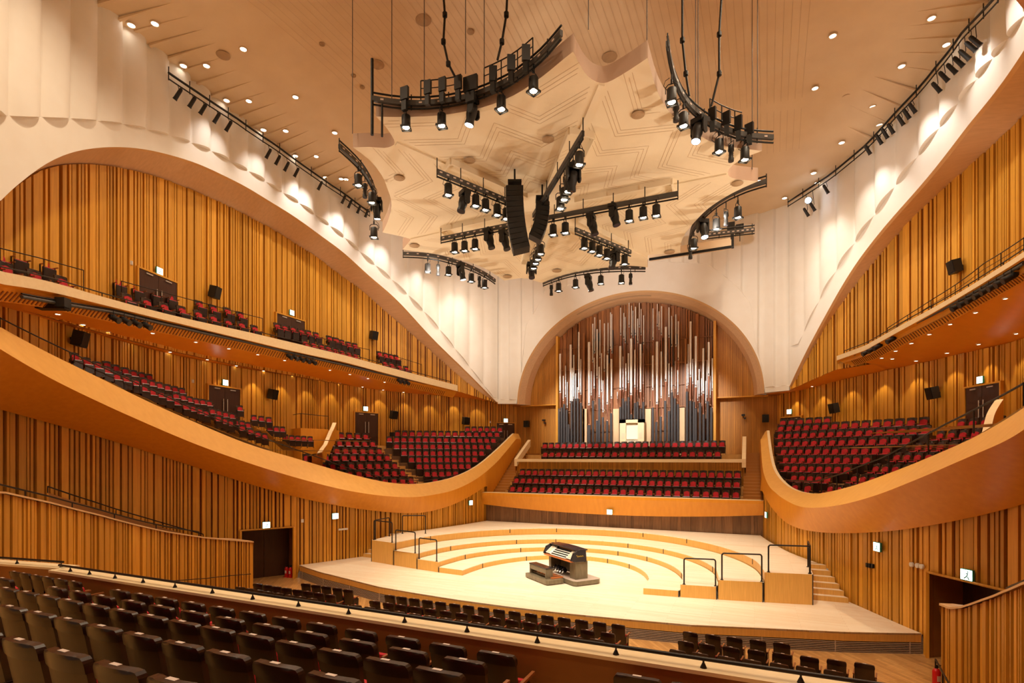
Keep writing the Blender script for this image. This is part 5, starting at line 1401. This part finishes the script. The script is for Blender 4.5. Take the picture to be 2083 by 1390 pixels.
# ------------------------------------------------------------------ doors, signs, loudspeakers and fittings on the walls
DN = [3]
def wall_door(plan, pxa, pxb, pyt, h, leafs=2, zoff=None):
    a = plan.hit(pxa, pyt, True); b = plan.hit(pxb, pyt, True)
    if a is None or b is None: return
    A = plan.at(a[0]); B = plan.at(b[0]); n = plan.nrm((a[0] + b[0]) / 2); zt = (a[1] + b[1]) / 2
    w_ = math.dist(A, B); an = math.atan2(B[1] - A[1], B[0] - A[0]); mx_, my_ = (A[0] + B[0]) / 2, (A[1] + B[1]) / 2
    root = empty('door_%d' % DN[0], (mx_ + n[0] * .03, my_ + n[1] * .03, zt - h), an); st(root); DN[0] += 1
    fr = MB(); fr.box((0, 0, h + .02), (w_ + .16, .16, .07)); fr.box((-w_ / 2 - .04, 0, h / 2), (.07, .16, h)); fr.box((w_ / 2 + .04, 0, h / 2), (.07, .16, h)); fr.build('door_frame', 'slat', root)
    ys = 1 if (Matrix.Rotation(an, 3, 'Z') @ Vector((0, 1, 0))).dot(Vector((n[0], n[1], 0))) > 0 else -1
    for k in range(leafs):
        x = -w_ / 2 + w_ * (k + .5) / leafs
        lf = MB().box((x, ys * .02, h / 2), (w_ / leafs - .015, .06, h - .02)).build('door_leaf', 'door', root)
        xh = x + (.5 if k == 0 else -.5) * (w_ / leafs - .25) if leafs == 2 else x
        MB().cyl((xh, ys * .09, h * .38), (xh, ys * .09, h * .72), .022).cyl((xh, ys * .03, h * .42), (xh, ys * .09, h * .42), .012).cyl((xh, ys * .03, h * .68), (xh, ys * .09, h * .68), .012).build('pull_handle', 'steel', lf)
        MB().box((x, ys * .07, h - .12), (.34, .05, .05)).build('door_closer', 'steel', lf)
wall_door(pl('W', -1), 422, 486, 788, 2.2); wall_door(pl('W', -1), 721, 768, 840, 2.25); wall_door(pl('W', -1), 1010, 1046, 861, 2.1)
wall_door(pl('U', -1), 279, 357, 561, 2.3); wall_door(pl('U', -1), 561, 618, 646, 2.2)
wall_door(pl('W', 1), 1968, 2038, 784, 2.25); wall_door(pl('W', 1), 1590, 1631, 849, 2.1)
sp_ = None
def sign(q, n, label, w_=.30, h_=.27):
    an = math.atan2(n[1], n[0]) + math.pi / 2
    root = empty('exit_sign', (q[0] + n[0] * .09, q[1] + n[1] * .09, q[2]), an, label, 'exit sign', 'lit exit signs')
    MB().box((0, 0, 0), (w_ + .03, .07, h_ + .03)).build('case', 'signf', root)
    MB().box((0, -.04, 0), (w_, .012, h_)).build('face', 'sign', root)
    # running figure on the face
    m = MB(); m.box((.03, -.048, 0), (.03, .004, .10), 0, 0, Matrix.Rotation(R(15), 4, 'Y')); m.box((-.02, -.048, -.07), (.03, .004, .10), 0, 0, Matrix.Rotation(R(50), 4, 'Y')); m.box((.06, -.048, -.08), (.03, .004, .09), 0, 0, Matrix.Rotation(R(-25), 4, 'Y')); m.box((.0, -.048, .03), (.12, .004, .02), 0, 0, Matrix.Rotation(R(-20), 4, 'Y')); m.cyl((.045, -.046, .085), (.045, -.05, .085), .022, n=8)
    m.build('running_figure', 'signf', root)
    return root
for k, sd, px, py, lb in (('W', -1, 455, 779, 'lit exit sign above the terrace double door beside the sloping seats'), ('W', -1, 742, 832, 'lit exit sign above the terrace double door behind the mid block'), ('W', -1, 1028, 856, 'lit exit sign above the small door by the organ corner, extinguisher side'),
    ('U', -1, 320, 552, 'lit exit sign above the balcony door closer to the camera'), ('U', -1, 591, 637, 'lit exit sign above the balcony door farther along'), ('L', -1, 680, 1050, 'lit exit sign on the slatted wall between stage steps and recess'), ('L', -1, 955, 1023, 'lit exit sign at the back of the stage, extinguisher side'),
    ('L', 1, 1563, 1048, 'lit exit sign at the back of the stage, wall dial side'), ('L', 1, 1791, 1113, 'lit exit sign above the black wall sockets'), ('W', 1, 1608, 838, 'lit exit sign above the small door by the organ corner, dial side'), ('W', 1, 1999, 773, 'lit exit sign above the terrace double door, wall dial side')):
    p = pl(k, sd); h = p.hit(px, py, True)
    if h: sign((*p.at(h[0]), h[1]), p.nrm(h[0]), lb)
for sd, px, py, lb in ((-1, 541, 1073, 'lit exit sign over the recessed doorway with the extinguishers'), (1, 1974, 1175, 'lit exit sign over the recessed doorway below the sockets wall')):
    p = pl('L', sd); h = p.hit(px, py, True)
    if h: sign((*p.at(h[0]), max(h[1], 2.06)), p.nrm(h[0]), lb)
q = P(1240, 1042, y=30.8); sign((q.x, 30.9, q.z), (0, -1), 'lit exit sign on the veneered front below the choir')
for i, (k, sd, px, py, sz_, lb) in enumerate((('W', -1, 148, 690, .5, 'black wall loudspeaker above the start of the sloping terrace'), ('W', -1, 548, 803, .5, 'black wall loudspeaker beside the first terrace double door'), ('W', -1, 798, 845, .5, 'black wall loudspeaker beside the second terrace double door'), ('W', -1, 945, 857, .5, 'black wall loudspeaker above the organ-end terrace, extinguisher side'),
    ('W', 1, 1704, 831, .5, 'black wall loudspeaker above the organ-end terrace, wall dial side'), ('W', 1, 1908, 800, .5, 'black wall loudspeaker near the terrace double door, dial side'), ('U', -1, 428, 596, .5, 'black wall loudspeaker above the balcony between the two doors'), ('U', -1, 757, 684, .5, 'black wall loudspeaker above the balcony beyond both doors'), ('U', 1, 1954, 543, .5, 'black wall loudspeaker above the balcony, wall dial side'))):
    p = pl(k, sd); h = p.hit(px, py, True)
    if not h: continue
    q = p.at(h[0]); n = p.nrm(h[0])
    root = empty('wall_loudspeaker', (q[0] + n[0] * .28, q[1] + n[1] * .28, h[1]), math.atan2(n[1], n[0]) + math.pi / 2 + (.25 if sd < 0 else -.25), lb, 'loudspeaker', 'wall loudspeakers')
    M4 = Matrix.Rotation(R(12), 4, 'X')
    m = MB().box((0, 0, 0), (.48, .34, .56), 0, 0, M4); m.build('cabinet', 'lampb', root)
    MB().box((0, -.18, .0), (.44, .02, .50), 0, 0, M4).build('grille', 'black', root)
    MB().box((0, .2, 0), (.1, .22, .1)).build('bracket', 'lampb', root)
for px, y, lb in ((1073, 38.6, 'black loudspeaker on the organ wall, extinguisher side'), (1557, 38.6, 'black loudspeaker on the organ wall, wall dial side')):
    q = P(px, 863 if px < 1200 else 852, y=y)
    root = empty('wall_loudspeaker', q, 0, lb, 'loudspeaker', 'wall loudspeakers')
    MB().box((0, -.2, 0), (.4, .3, .5)).build('cabinet', 'lampb', root); MB().box((0, -.36, 0), (.36, .02, .46)).build('grille', 'black', root)
# dials, sockets and small plates on the stage side walls
p = pl('L', 1)
for i, (px, py) in enumerate(((1856, 1149), (1868, 1151), (1876.5, 1153))):
    h = p.hit(px, py, True); q = p.at(h[0]); n = p.nrm(h[0])
    o = MB().lathe([(.075, 0), (.075, .05), (.06, .06)], Matrix.Rotation(math.atan2(n[1], n[0]), 4, 'Z') @ Matrix.Rotation(R(90), 4, 'Y'), 16).build('wall_dial', 'cloth'); o.location = (q[0], q[1], h[1])
    tag(o, 'small round white wall dial, %s from the stage back' % ORD[i], 'wall dial', 'wall dials')
for i, (px, py) in enumerate(((1764, 1150), (1769, 1151), (1775, 1152))):
    h = p.hit(px, py, True); q = p.at(h[0]); n = p.nrm(h[0])
    o = MB().box((0, 0, 0), (.06, .09, .14), math.atan2(n[1], n[0])).build('wall_socket', 'black'); o.location = (q[0], q[1], h[1])
    tag(o, 'small black wall socket plate, %s from the stage back' % ORD[i], 'socket', 'black wall sockets')
p = pl('L', -1)
for px, py, d, nm_, lb, c in ((615, 1060, (.05, .12, .16), 'wall_switch', 'small pale switch plate on the slatted wall near the recess', 'switch'), (698, 1077, (.06, .5, .09), 'notice_plate', 'small white horizontal plate on the slatted wall beside the steps', 'plate')):
    h = p.hit(px, py, True); q = p.at(h[0]); n = p.nrm(h[0])
    o = MB().box((0, 0, 0), d, math.atan2(n[1], n[0])).build(nm_, 'cloth'); o.location = (q[0], q[1], h[1]); tag(o, lb, c)
for k, px, py, lb in (('U', 267, 535, 'small pale wall device above the balcony door'), ('W', 392, 776, 'small pale wall device above the sloping seats'), ('W', 997, 859, 'small pale wall device above the organ-end terrace')):
    p = pl(k, -1); h = p.hit(px, py, True)
    if h: q = p.at(h[0]); o = MB().box((0, 0, 0), (.1, .1, .16), .8).build('wall_device', 'cloth'); o.location = (q[0], q[1], h[1]); tag(o, lb, 'wall device')
# fire extinguishers
def ext(q, lb):
    root = empty('fire_extinguisher', q, .3, lb, 'fire extinguisher')
    MB().lathe([(.085, .02), (.09, .05), (.09, .42), (.06, .48), (.03, .50)], None, 14).build('cylinder', 'extr', root)
    MB().box((0, -.092, .26), (.08, .006, .14)).build('label_patch', 'plate', root)
    MB().cyl((0, 0, .5), (0, 0, .56), .03).box((.04, 0, .57), (.14, .03, .02)).build('valve', 'black', root)
    MB().tube([(.02, 0, .54), (.12, 0, .48), (.12, 0, .2)], .012).build('hose', 'black', root)
    MB().box((0, 0, .01), (.26, .2, .02)).build('stand', 'extr', root)
for (px, py), lb in (((583, 1174), 'red fire extinguisher by the recessed doorway, closer to the door'), ((591, 1175), 'red fire extinguisher by the recessed doorway, closer to the stage')):
    ext(P(px, py, z=-.62), lb)
ext(P(1905, 1400, z=-.62), 'red fire extinguisher standing below the curved ramp wall')
# soffit downlights
SD = zx(0, 460, 2.976, [(350, 532), (502, 596), (650, 642), (820, 700), (923, 648), (1028, 762), (1184, 702), (1254, 808), (1384, 742), (1430, 845), (1560, 778), (1595, 876), (1722, 813), (1768, 906), (1930, 934), (1998, 872), (2055, 953)]) + zx(540, 440, 3.658, [(400, 1222), (478, 1145), (550, 1244), (628, 1177), (722, 1270), (762, 1207), (876, 1292), (886, 1234), (1027, 1310), (1104, 1281), (1200, 1303), (1200, 1328), (1288, 1324), (1330, 1348), (1490, 1364), (1614, 1374)])
SDR = zx(1700, 200, 2.574, [(892, 1048), (735, 1122), (601, 1183), (491, 1236), (396, 1283), (314, 1323), (241, 1360), (948, 1232), (750, 1288), (583, 1334), (421, 1375), (297, 1364)]) + [(1694, 779), (1652, 786), (1611, 790), (1575, 797)]
dg = bpy.context.evaluated_depsgraph_get() if False else None
bpy.context.view_layer.update()
soffs = [o for o in COL.objects if o.type == 'MESH' and o.name.startswith('ceiling') and len(o.data.materials) and o.data.materials[0].name == 'soffit_veneer']
sdp = None; cnt = {-1: 0, 1: 0}
SOFF_L = []
for sd, lst in ((-1, SD), (1, SDR)):
    for px, py in lst:
        d = Vector(ray(px, py)); best = None
        for o in soffs:
            hit, loc, nrm, idx = o.ray_cast(Vector(C), d.normalized())
            if hit and (best is None or (loc - Vector(C)).length < (best - Vector(C)).length): best = loc
        if best is None: continue
        if sdp is None:
            sdp = empty('soffit_downlight', best); MB().lathe([(.11, .03), (.11, -.02), (.08, -.025), (.075, -.005)], None, 12).build('bezel', 'trimw', sdp); MB().lathe([(.078, -.005), (.075, -.015)], None, 12).build('lens', 'down', sdp); reg(sdp); t = sdp
        else: t = copy_tree(sdp); t.location = best
        SOFF_L.append(best.copy())
        cnt[sd] += 1; k = cnt[sd]
        tag(t, 'small soffit downlight, %s %sfrom the camera, %s' % (ORD[(k - 1) % 20], 'of the far ones ' if k > 20 else '', SIDE[sd]), 'downlight', 'downlights under the side balconies')
# balcony and terrace rails
def rail_path(plan, px, n=40, far=True):
    tab = [plan.hit(*q, far) for q in px]; tab = sorted((t[0], t[1]) for t in tab if t); f = lerpf(tab); s0, s1 = tab[0][0], tab[-1][0]
    return [(*plan.at(s0 + (s1 - s0) * i / n), f(s0 + (s1 - s0) * i / n)) for i in range(n + 1)]
def guard(path, label, hpost, every, r=.022, double=False, ends=True):
    root = empty('guard_rail', path[0], 0, label, 'guard rail'); o = Vector(path[0]); pp = [Vector(p) - o for p in path]
    MB().tube(pp, r, 7).build('top_rail', 'rail', root)
    if double: MB().tube([p - Vector((0, 0, hpost * .45)) for p in pp], r * .6, 6).build('lower_rail', 'rail', root)
    acc = 0
    pts = [pp[0]]
    for a, b in zip(pp, pp[1:]):
        acc += (b - a).length
        if acc >= every: pts.append(b); acc = 0
    pts.append(pp[-1])
    for p in pts: MB().cyl(p - Vector((0, 0, hpost)), p, r * .8).build('post', 'rail', root)
    return root
Bl = pl('B', -1); Br = pl('B', 1)
s_all = [Bl.L * i / 60 for i in range(1, 61)]
guard([(*Bl.off(-.12).at(s), ZC['faT', -1](s) + .17) for s in s_all], 'long low dark rail along the balcony edge, fire extinguisher side', .16, 2.0)
guard([(*Br.off(-.12).at(s), ZC['faT', 1](s) + .17) for s in s_all], 'long low dark rail along the balcony edge, wall dial side', .16, 2.0)
o1 = Bl.off(-.95)
for px, lb in (([(0, 505), (85, 526), (170, 550)], 'raised balcony guard rail closest to the camera'), ([(247, 572), (330, 594), (430, 621), (534, 648)], 'raised balcony guard rail before the two doors'), ([(565, 665), (640, 684), (700, 700), (752, 712)], 'raised balcony guard rail below the wall loudspeaker'), ([(768, 716), (810, 727), (858, 742)], 'raised balcony guard rail farthest along the balcony')):
    guard(rail_path(o1, px, 12), lb, .75, 1.6, .018)
o1 = Br.off(-.1)
guard(rail_path(o1, [(1805, 668), (1900, 607), (2000, 537), (2083, 484)], 24), 'raised guard rail above the balcony edge, wall dial side', .45, 1.3, .018, True)
Tl = pl('T', -1).off(-.22); Tr = pl('T', 1).off(-.30)
guard(rail_path(Tl, [(0, 647), (72, 683), (141, 716), (230, 757), (330, 803), (430, 848), (540, 893), (623, 922), (700, 950), (780, 972), (865, 979), (945, 962), (991, 932), (1030, 893)], 60), 'dark rail following the terrace parapet, fire extinguisher side', .3, 2.2)
guard(rail_path(Tr, [(1569, 930), (1577, 952), (1602, 978), (1655, 980), (1717, 963), (1797, 931), (1853, 901), (1926, 862), (2004, 823), (2083, 780)], 60), 'dark rail following the terrace parapet, wall dial side', .62, 1.7, .028)
# pale curved partition caps at the inner ends of the terraces
for sd in (-1, 1):
    pts = [(-16.6, 26.6), (-15.9, 25.5), (-15.2, 24.1), (-14.3, 22.6), (-13.4, 21.2), (-12.5, 19.6)]
    pp = Plan([(-sd * x, y) for x, y in pts], True)
    px = [(681, 860), (672, 880), (662, 905), (648, 925), (630, 928), (600, 922)] if sd < 0 else None
    if sd < 0:
        tab = sorted((h[0], h[1]) for h in (pp.hit(*q) for q in px) if h); TABP = tab
    f = lerpf(TABP); s0, s1 = TABP[0][0], TABP[-1][0]
    A = []; B = []; Cc = []; D = []
    for i in range(31):
        s = s0 + (s1 - s0) * i / 30; p = pp.at(s); n = pp.nrm(s); z = f(s)
        A.append((p[0] + n[0] * .10, p[1] + n[1] * .10, z)); B.append((p[0] - n[0] * .13, p[1] - n[1] * .13, z)); Cc.append((p[0] + n[0] * .13, p[1] + n[1] * .13, z - .9)); D.append((p[0] - n[0] * .13, p[1] - n[1] * .13, z - .9))
    m = MB().strip(A, B, 0, False).strip(A, Cc, 1).strip(B, D, 1); st(m.build('trim_15' if sd < 0 else 'trim_16', ['cap', 'ply']))
m = MB()
a = P(612, 871, t=31.3); b = P(668, 874, t=32.8); pc_ = P(690, 874, t=34.2); pd = P(582, 872, t=33)
hz = a.z
m.prism([(q.x, q.y) for q in (a, b, pc_, pd)], hz - 1.9, hz, 0, 1)
st(m.build('trim_17', ['ply', 'step']))
g = guard([(pd.x, pd.y, hz + .85), (a.x, a.y, hz + .85), ((a.x + b.x) / 2, (a.y + b.y) / 2, hz + .82), (b.x, b.y, hz + .8)], 'dark guard rail around the veneered landing box on the terrace', .85, 1.0, .02)
# lighting bars under the balcony edges
def under_bar(sd, ends, lamps, brk, label, where):
    p = pl('B', sd).off(-.1); tab = sorted((h[0], h[1]) for h in (p.hit(*q, True) for q in ends) if h); f = lerpf(tab); s0, s1 = tab[0][0], tab[-1][0]
    path = [(*p.at(s0 + (s1 - s0) * i / 40), f(s0 + (s1 - s0) * i / 40)) for i in range(41)]
    root = empty('balcony_lighting_bar', path[0], 0, label, 'lighting bar'); o = Vector(path[0]); pp = [Vector(q) - o for q in path]
    MB().tube(pp, .055, 7).build('bar', 'grey', root); MB().tube([q + Vector((0, 0, .09)) for q in pp], .03, 6).build('conduit', 'black', root)
    for k in range(2, 40, 4):
        s = s0 + (s1 - s0) * k / 40; n = p.nrm(s); q = pp[k]; e = q + Vector((-n[0] * .55, -n[1] * .55, .12))
        MB().tube([q, e], .05, 5).build('bracket', 'black', root)
    for i, (px, py) in enumerate(lamps):
        h = p.hit(px, py, True)
        if not h: continue
        q = p.at(h[0]); n = p.nrm(h[0]); zb = f(h[0])
        r_ = empty('balcony_spotlight', (q[0] + n[0] * .05, q[1] + n[1] * .05, zb - .22), math.atan2(n[1], n[0]), 'small black spotlight, %s along %s' % (ORD[i], where), 'spotlight', 'spotlights under the balcony edges')
        MB().lathe([(.05, .2), (.10, .12), (.10, -.12), (.12, -.22), (.12, -.25)], Matrix.Rotation(R(-62), 4, 'Y'), 10).build('housing', 'lampb', r_)
        MB().lathe([(.1, -.245), (.095, -.255)], Matrix.Rotation(R(-62), 4, 'Y'), 10).build('lens', 'lensoff', r_)
        MB().tube([(0, -.12, 0), (0, -.12, .12), (0, 0, .12), (0, .12, .12), (0, .12, 0)], .012, 5).cyl((0, 0, .12), (0, 0, .26), .015).build('yoke', 'lampb', r_)
under_bar(-1, [(44, 604), (235, 636), (370, 668), (504, 697), (600, 720), (700, 743), (868, 781)], zx(0, 460, 2.976, [(680, 580), (745, 595), (810, 605), (875, 620), (1745, 795), (1782, 805), (1818, 815), (1855, 825), (1892, 832)]) + zx(540, 440, 3.658, [(990, 1240), (1020, 1246), (1050, 1254)]), None, 'long dark lighting bar under the balcony, fire extinguisher side', 'the balcony bar, fire extinguisher side')
under_bar(1, [(1738, 722), (1800, 690), (1850, 664), (1950, 612), (2015, 575), (2083, 536)], sorted(zx(1700, 200, 2.574, [(650, 1075), (690, 1055), (730, 1037), (770, 1020), (810, 1000), (850, 980), (890, 955), (930, 930), (300, 1262), (170, 1330), (200, 1315), (230, 1305)])), None, 'long dark lighting bar under the balcony, wall dial side', 'the balcony bar, wall dial side')
o = MB().box((0, 0, 0), (.9, .3, .16), .5).box((.35, .1, .12), (.3, .3, .3), .5).box((-.4, 0, .2), (.12, .12, .4)).build('projector', 'lampb')
h = pl('B', -1).off(-.3).hit(108, 625, True); q = pl('B', -1).off(-.3).at(h[0]); o.location = (*q, h[1]); tag(o, 'dark projector hanging at the start of the balcony lighting bar', 'projector')
# ------------------------------------------------------------------ curved slatted ramp walls in front of the recesses
for sd in (-1, 1):
    Rp = pl('R', sd)
    if sd > 0: Rp = Plan([Rp.at(k * .2) for k in range(int(6.2 / .2))], False)
    px = [(515, 1104), (480, 1101), (420, 1096), (340, 1084), (200, 1050), (100, 1025), (0, 1003)] if sd < 0 else [(1914, 1240), (1935, 1240), (1959, 1238), (2001, 1224), (2044, 1208), (2083, 1192)]
    tab = [(h[0], h[1]) for h in (Rp.hit(*q, True) for q in px) if h]; tab.sort()
    if sd < 0: RTAB = tab
    else:
        ex = lerpf(RTAB); s1, z1 = tab[-1]; tab += [(s1 + k, ex(s1 + k) + z1 - ex(s1)) for k in range(1, 6)]
    f = lerpf(tab)
    st(slat_wall('wall_left' if sd < 0 else 'wall_right', Rp, lambda s: -.66, f, 61 + sd, 0, w=(.05, .2), g=(.04, .1), dep=.10))
    A = []; B = []; B2_ = []; A2 = []
    for i in range(61):
        s = Rp.L * i / 60; p = Rp.at(s); n = Rp.nrm(s); z = f(s); wd = .28 + (.5 if s < 1.2 else 0) * math.sin(min(1, s / 1.2) * math.pi)
        A.append((p[0] + n[0] * .05, p[1] + n[1] * .05, z + .05)); A2.append((p[0] + n[0] * .05, p[1] + n[1] * .05, z)); B.append((p[0] - n[0] * wd, p[1] - n[1] * wd, z + .05)); B2_.append((p[0] - n[0] * wd, p[1] - n[1] * wd, -.66))
    m = MB().strip(A, A2, 0).strip(A, B, 0, False).strip(B, B2_, 1); m.add([A[0], A2[0], B2_[0], B[0]], [(0, 1, 2, 3)], 1); st(m.build('trim_18' if sd < 0 else 'trim_19', ['trimw', 'mah']))
    s0 = 2.2; path = [(*Rp.off(-.12).at(s0 + (Rp.L - s0) * i / 30), f(s0 + (Rp.L - s0) * i / 30) + (.22 if sd < 0 else .16)) for i in range(31)]
    guard(path, 'dark handrail on top of the curved slatted ramp wall, %s' % SIDE[sd], .18, 1.8, .024)
    if sd < 0:
        ib = Rp.off(-1.25); px = [(99, 1003), (200, 1035), (300, 1065), (415, 1097)]
        t2 = sorted((h[0], h[1]) for h in (ib.hit(*q, True) for q in px) if h); f2 = lerpf(t2)
        A = [(*ib.at(t2[0][0] + (t2[-1][0] - t2[0][0]) * i / 30), f2(t2[0][0] + (t2[-1][0] - t2[0][0]) * i / 30)) for i in range(31)]
        m = MB(); m.strip(A, [(x - .15, y, z) for x, y, z in A], 0, False); m.strip(A, [(x, y, z - .9) for x, y, z in A], 1); st(m.build('trim_20', ['trimw', 'mah']))
        guard([(x - .05, y, z + .2) for x, y, z in A], 'dark handrail on the inner wall of the ramp, fire extinguisher side', .2, 1.8, .022)
        hp = Rp.off(.12); t3 = sorted((h[0], h[1]) for h in (hp.hit(*q, True) for q in [(330, 1184), (420, 1177), (510, 1168)]) if h); f3 = lerpf(t3)
        guard([(*hp.at(t3[0][0] + (t3[-1][0] - t3[0][0]) * i / 12), f3(t3[0][0] + (t3[-1][0] - t3[0][0]) * i / 12)) for i in range(13)], 'thin dark handrail on the stalls face of the ramp wall', .02, 9, .016)
    else:
        a = P(1903, 1342, z=.1); b = P(1935, 1400, z=.35)
        guard([tuple(a), tuple((a + b) / 2), tuple(b)], 'short dark stair handrail at the foot of the ramp wall', .7, .9, .022)
# stair handrails beside the choir
for sd in (-1, 1):
    guard([(sd * 8.35, 31.6 + k * .5, 3.2 + k * .33) for k in range(10)], 'thin dark handrail up the choir stairs, %s' % SIDE[sd], .5, 1.4, .015)
for px, py, lb in ((798, 884, 'small black box on the aisle rail, extinguisher side'), (1931, 862, 'small black box on the aisle rail, wall dial side')):
    q = P(px, py, t=28.5 if px > 1200 else 33.5); o = MB().box((0, 0, 0), (.28, .2, .26)).cyl((0, 0, -.13), (0, 0, -.8), .02).build('aisle_box', 'black'); o.location = q; tag(o, lb, 'equipment box')
for px, py, y, lb in ((1107, 858, 38.6, 'small black camera on the organ wall, extinguisher side'), (1512, 848, 38.6, 'small black camera on the organ wall, wall dial side')):
    q = P(px, py, y=y); o = MB().box((0, -.1, .1), (.22, .18, .12)).box((.1, -.1, -.12), (.12, .2, .12)).cyl((0, 0, -.1), (0, 0, .12), .02).build('stage_camera', 'black'); o.location = q; tag(o, lb, 'camera')
# ------------------------------------------------------------------ camera, light, view
cam = bpy.data.cameras.new('camera'); co = bpy.data.objects.new('camera', cam); COL.objects.link(co)
cam.sensor_width = 36; cam.lens = 36 * F / 2083; cam.shift_y = (CY - 695) / 2083; cam.clip_end = 200; cam.clip_start = .05
co.location = C; co.rotation_euler = (R(90), 0, TH)
SC.camera = co
w = bpy.data.worlds.new('world'); SC.world = w; w.use_nodes = True
w.node_tree.nodes['Background'].inputs[0].default_value = (1, .74, .48, 1); w.node_tree.nodes['Background'].inputs[1].default_value = .2
def lamp(kind, loc, col, power, size=.15, spot=None, aim=None, blend=.6):
    l = bpy.data.lights.new('lamp_light', kind); l.color = col; l.energy = power; l.shadow_soft_size = size
    if kind == 'SPOT': l.spot_size = R(spot); l.spot_blend = blend
    o = bpy.data.objects.new('lamp_light', l); COL.objects.link(o); o.location = loc
    if aim is not None: o.rotation_euler = (Vector(aim) - Vector(loc)).to_track_quat('-Z', 'Y').to_euler()
    return o
WARM = (1, .80, .56)
# house downlights in the ceiling
for x, y in [(-8.5, 10), (-9.5, 17), (-9.5, 24), (8.5, 10), (9.5, 17), (9.5, 24), (-8, 30), (8, 30), (-5, 8), (5, 8), (0, 4), (-6, 1), (6, 1), (-11, 20), (11, 20)]:
    lamp('SPOT', (x, y, ceil_z(x, max(y, 3)) - .25), WARM, 1500, .2, 130, (x, y, 0), .9)
# stage lamps on the canopy rails
for x, y, ax, ay in [(-3.5, 13, 0, 20), (3, 12, 0, 19), (-6, 20.5, -2, 24), (6, 19, 3, 24), (-3, 26, -2, 26), (3, 25, 3, 27), (0, 15, .2, 20.5), (-1, 24, 0, 29), (-8, 18, -6, 21), (7.5, 17, 7, 22)]:
    lamp('SPOT', (x, y, 14.6), (1, .90, .76), 1900, .15, 62, (ax, ay, 0), .8)
lamp('SPOT', (-.5, 18, 14.4), (1, .97, .93), 12000, .12, 27, (.2, 20.6, 0), .7)
# arch washers by the ceiling edge
for sd in (-1, 1):
    A_ = pl('A', sd)
    for s in (3.5, 6.5, 9.5, 12.5, 15.5, 18.5, 21.5):
        p = A_.at(s); n = A_.nrm(s); zc = ZC['ceil', sd](s); zf = ZC['archF', sd](s); zb = ZC['band', sd](s)
        lamp('SPOT', (p[0] + n[0] * 2.2, p[1] + n[1] * 2.2, zc - .7), (1, .93, .84), 460 if s < 17 else 260, .1, 62, (p[0], p[1], (zf + zb) / 2 - .2), .9)
    # soffit downlights grazing the middle wall
    W_ = pl('W', sd)
    for k in range(12):
        s = 2.2 + k * 1.9; p = W_.at(s); n = W_.nrm(s); zz = ZC['soff', sd](s)
        lamp('SPOT', (p[0] + n[0] * .45, p[1] + n[1] * .45, zz - .1), (1, .76, .45), 70, .04, 75, (p[0] + n[0] * .3, p[1] + n[1] * .3, 0), .35)
for x, z in [(-5, 12), (0, 12.5), (5, 12)]:
    lamp('SPOT', (x * .7, 26, 13.8), (1, .93, .88), 6500, .15, 30, (x * .8, 38, 8.2), .8)
for x, y, ax, ay, az in [(-4, 26, -10, 36, 15), (4, 26, 10, 36, 15), (-6, 22, -14, 29, 17), (6, 22, 14, 30, 17), (0, 27, 0, 37, 18)]:  # added spots under the canopy, brighten the arches and fluted corners
    lamp('SPOT', (x, y, 14.2), (1, .93, .84), 1500, .2, 62, (ax, ay, az), .9)
for x, y in [(-14.5, 24), (14.5, 24), (-14, 14), (14, 14)]:  # added uplights with no fixture, brighten the canopy underside
    lamp('SPOT', (x, y, 9.0), (1, .86, .66), 1900, .3, 70, (0, 21, 15.6), .9)
SC.view_settings.view_transform = 'Standard'; SC.view_settings.look = 'None'; SC.view_settings.gamma = 1; SC.view_settings.use_curve_mapping = False
SC.view_settings.exposure = 0.1
cy = SC.cycles; cy.max_bounces = 5; cy.diffuse_bounces = 4; cy.glossy_bounces = 2; cy.transmission_bounces = 2; cy.use_denoising = True
cy.use_adaptive_sampling = True; cy.adaptive_threshold = .04; cy.adaptive_min_samples = 12
for k_ in ('lens', 'lensb', 'down', 'sign'): M[k_].cycles.emission_sampling = 'NONE'
cy.caustics_reflective = False; cy.caustics_refractive = False; cy.sample_clamp_indirect = 8
bpy.context.view_layer.update()
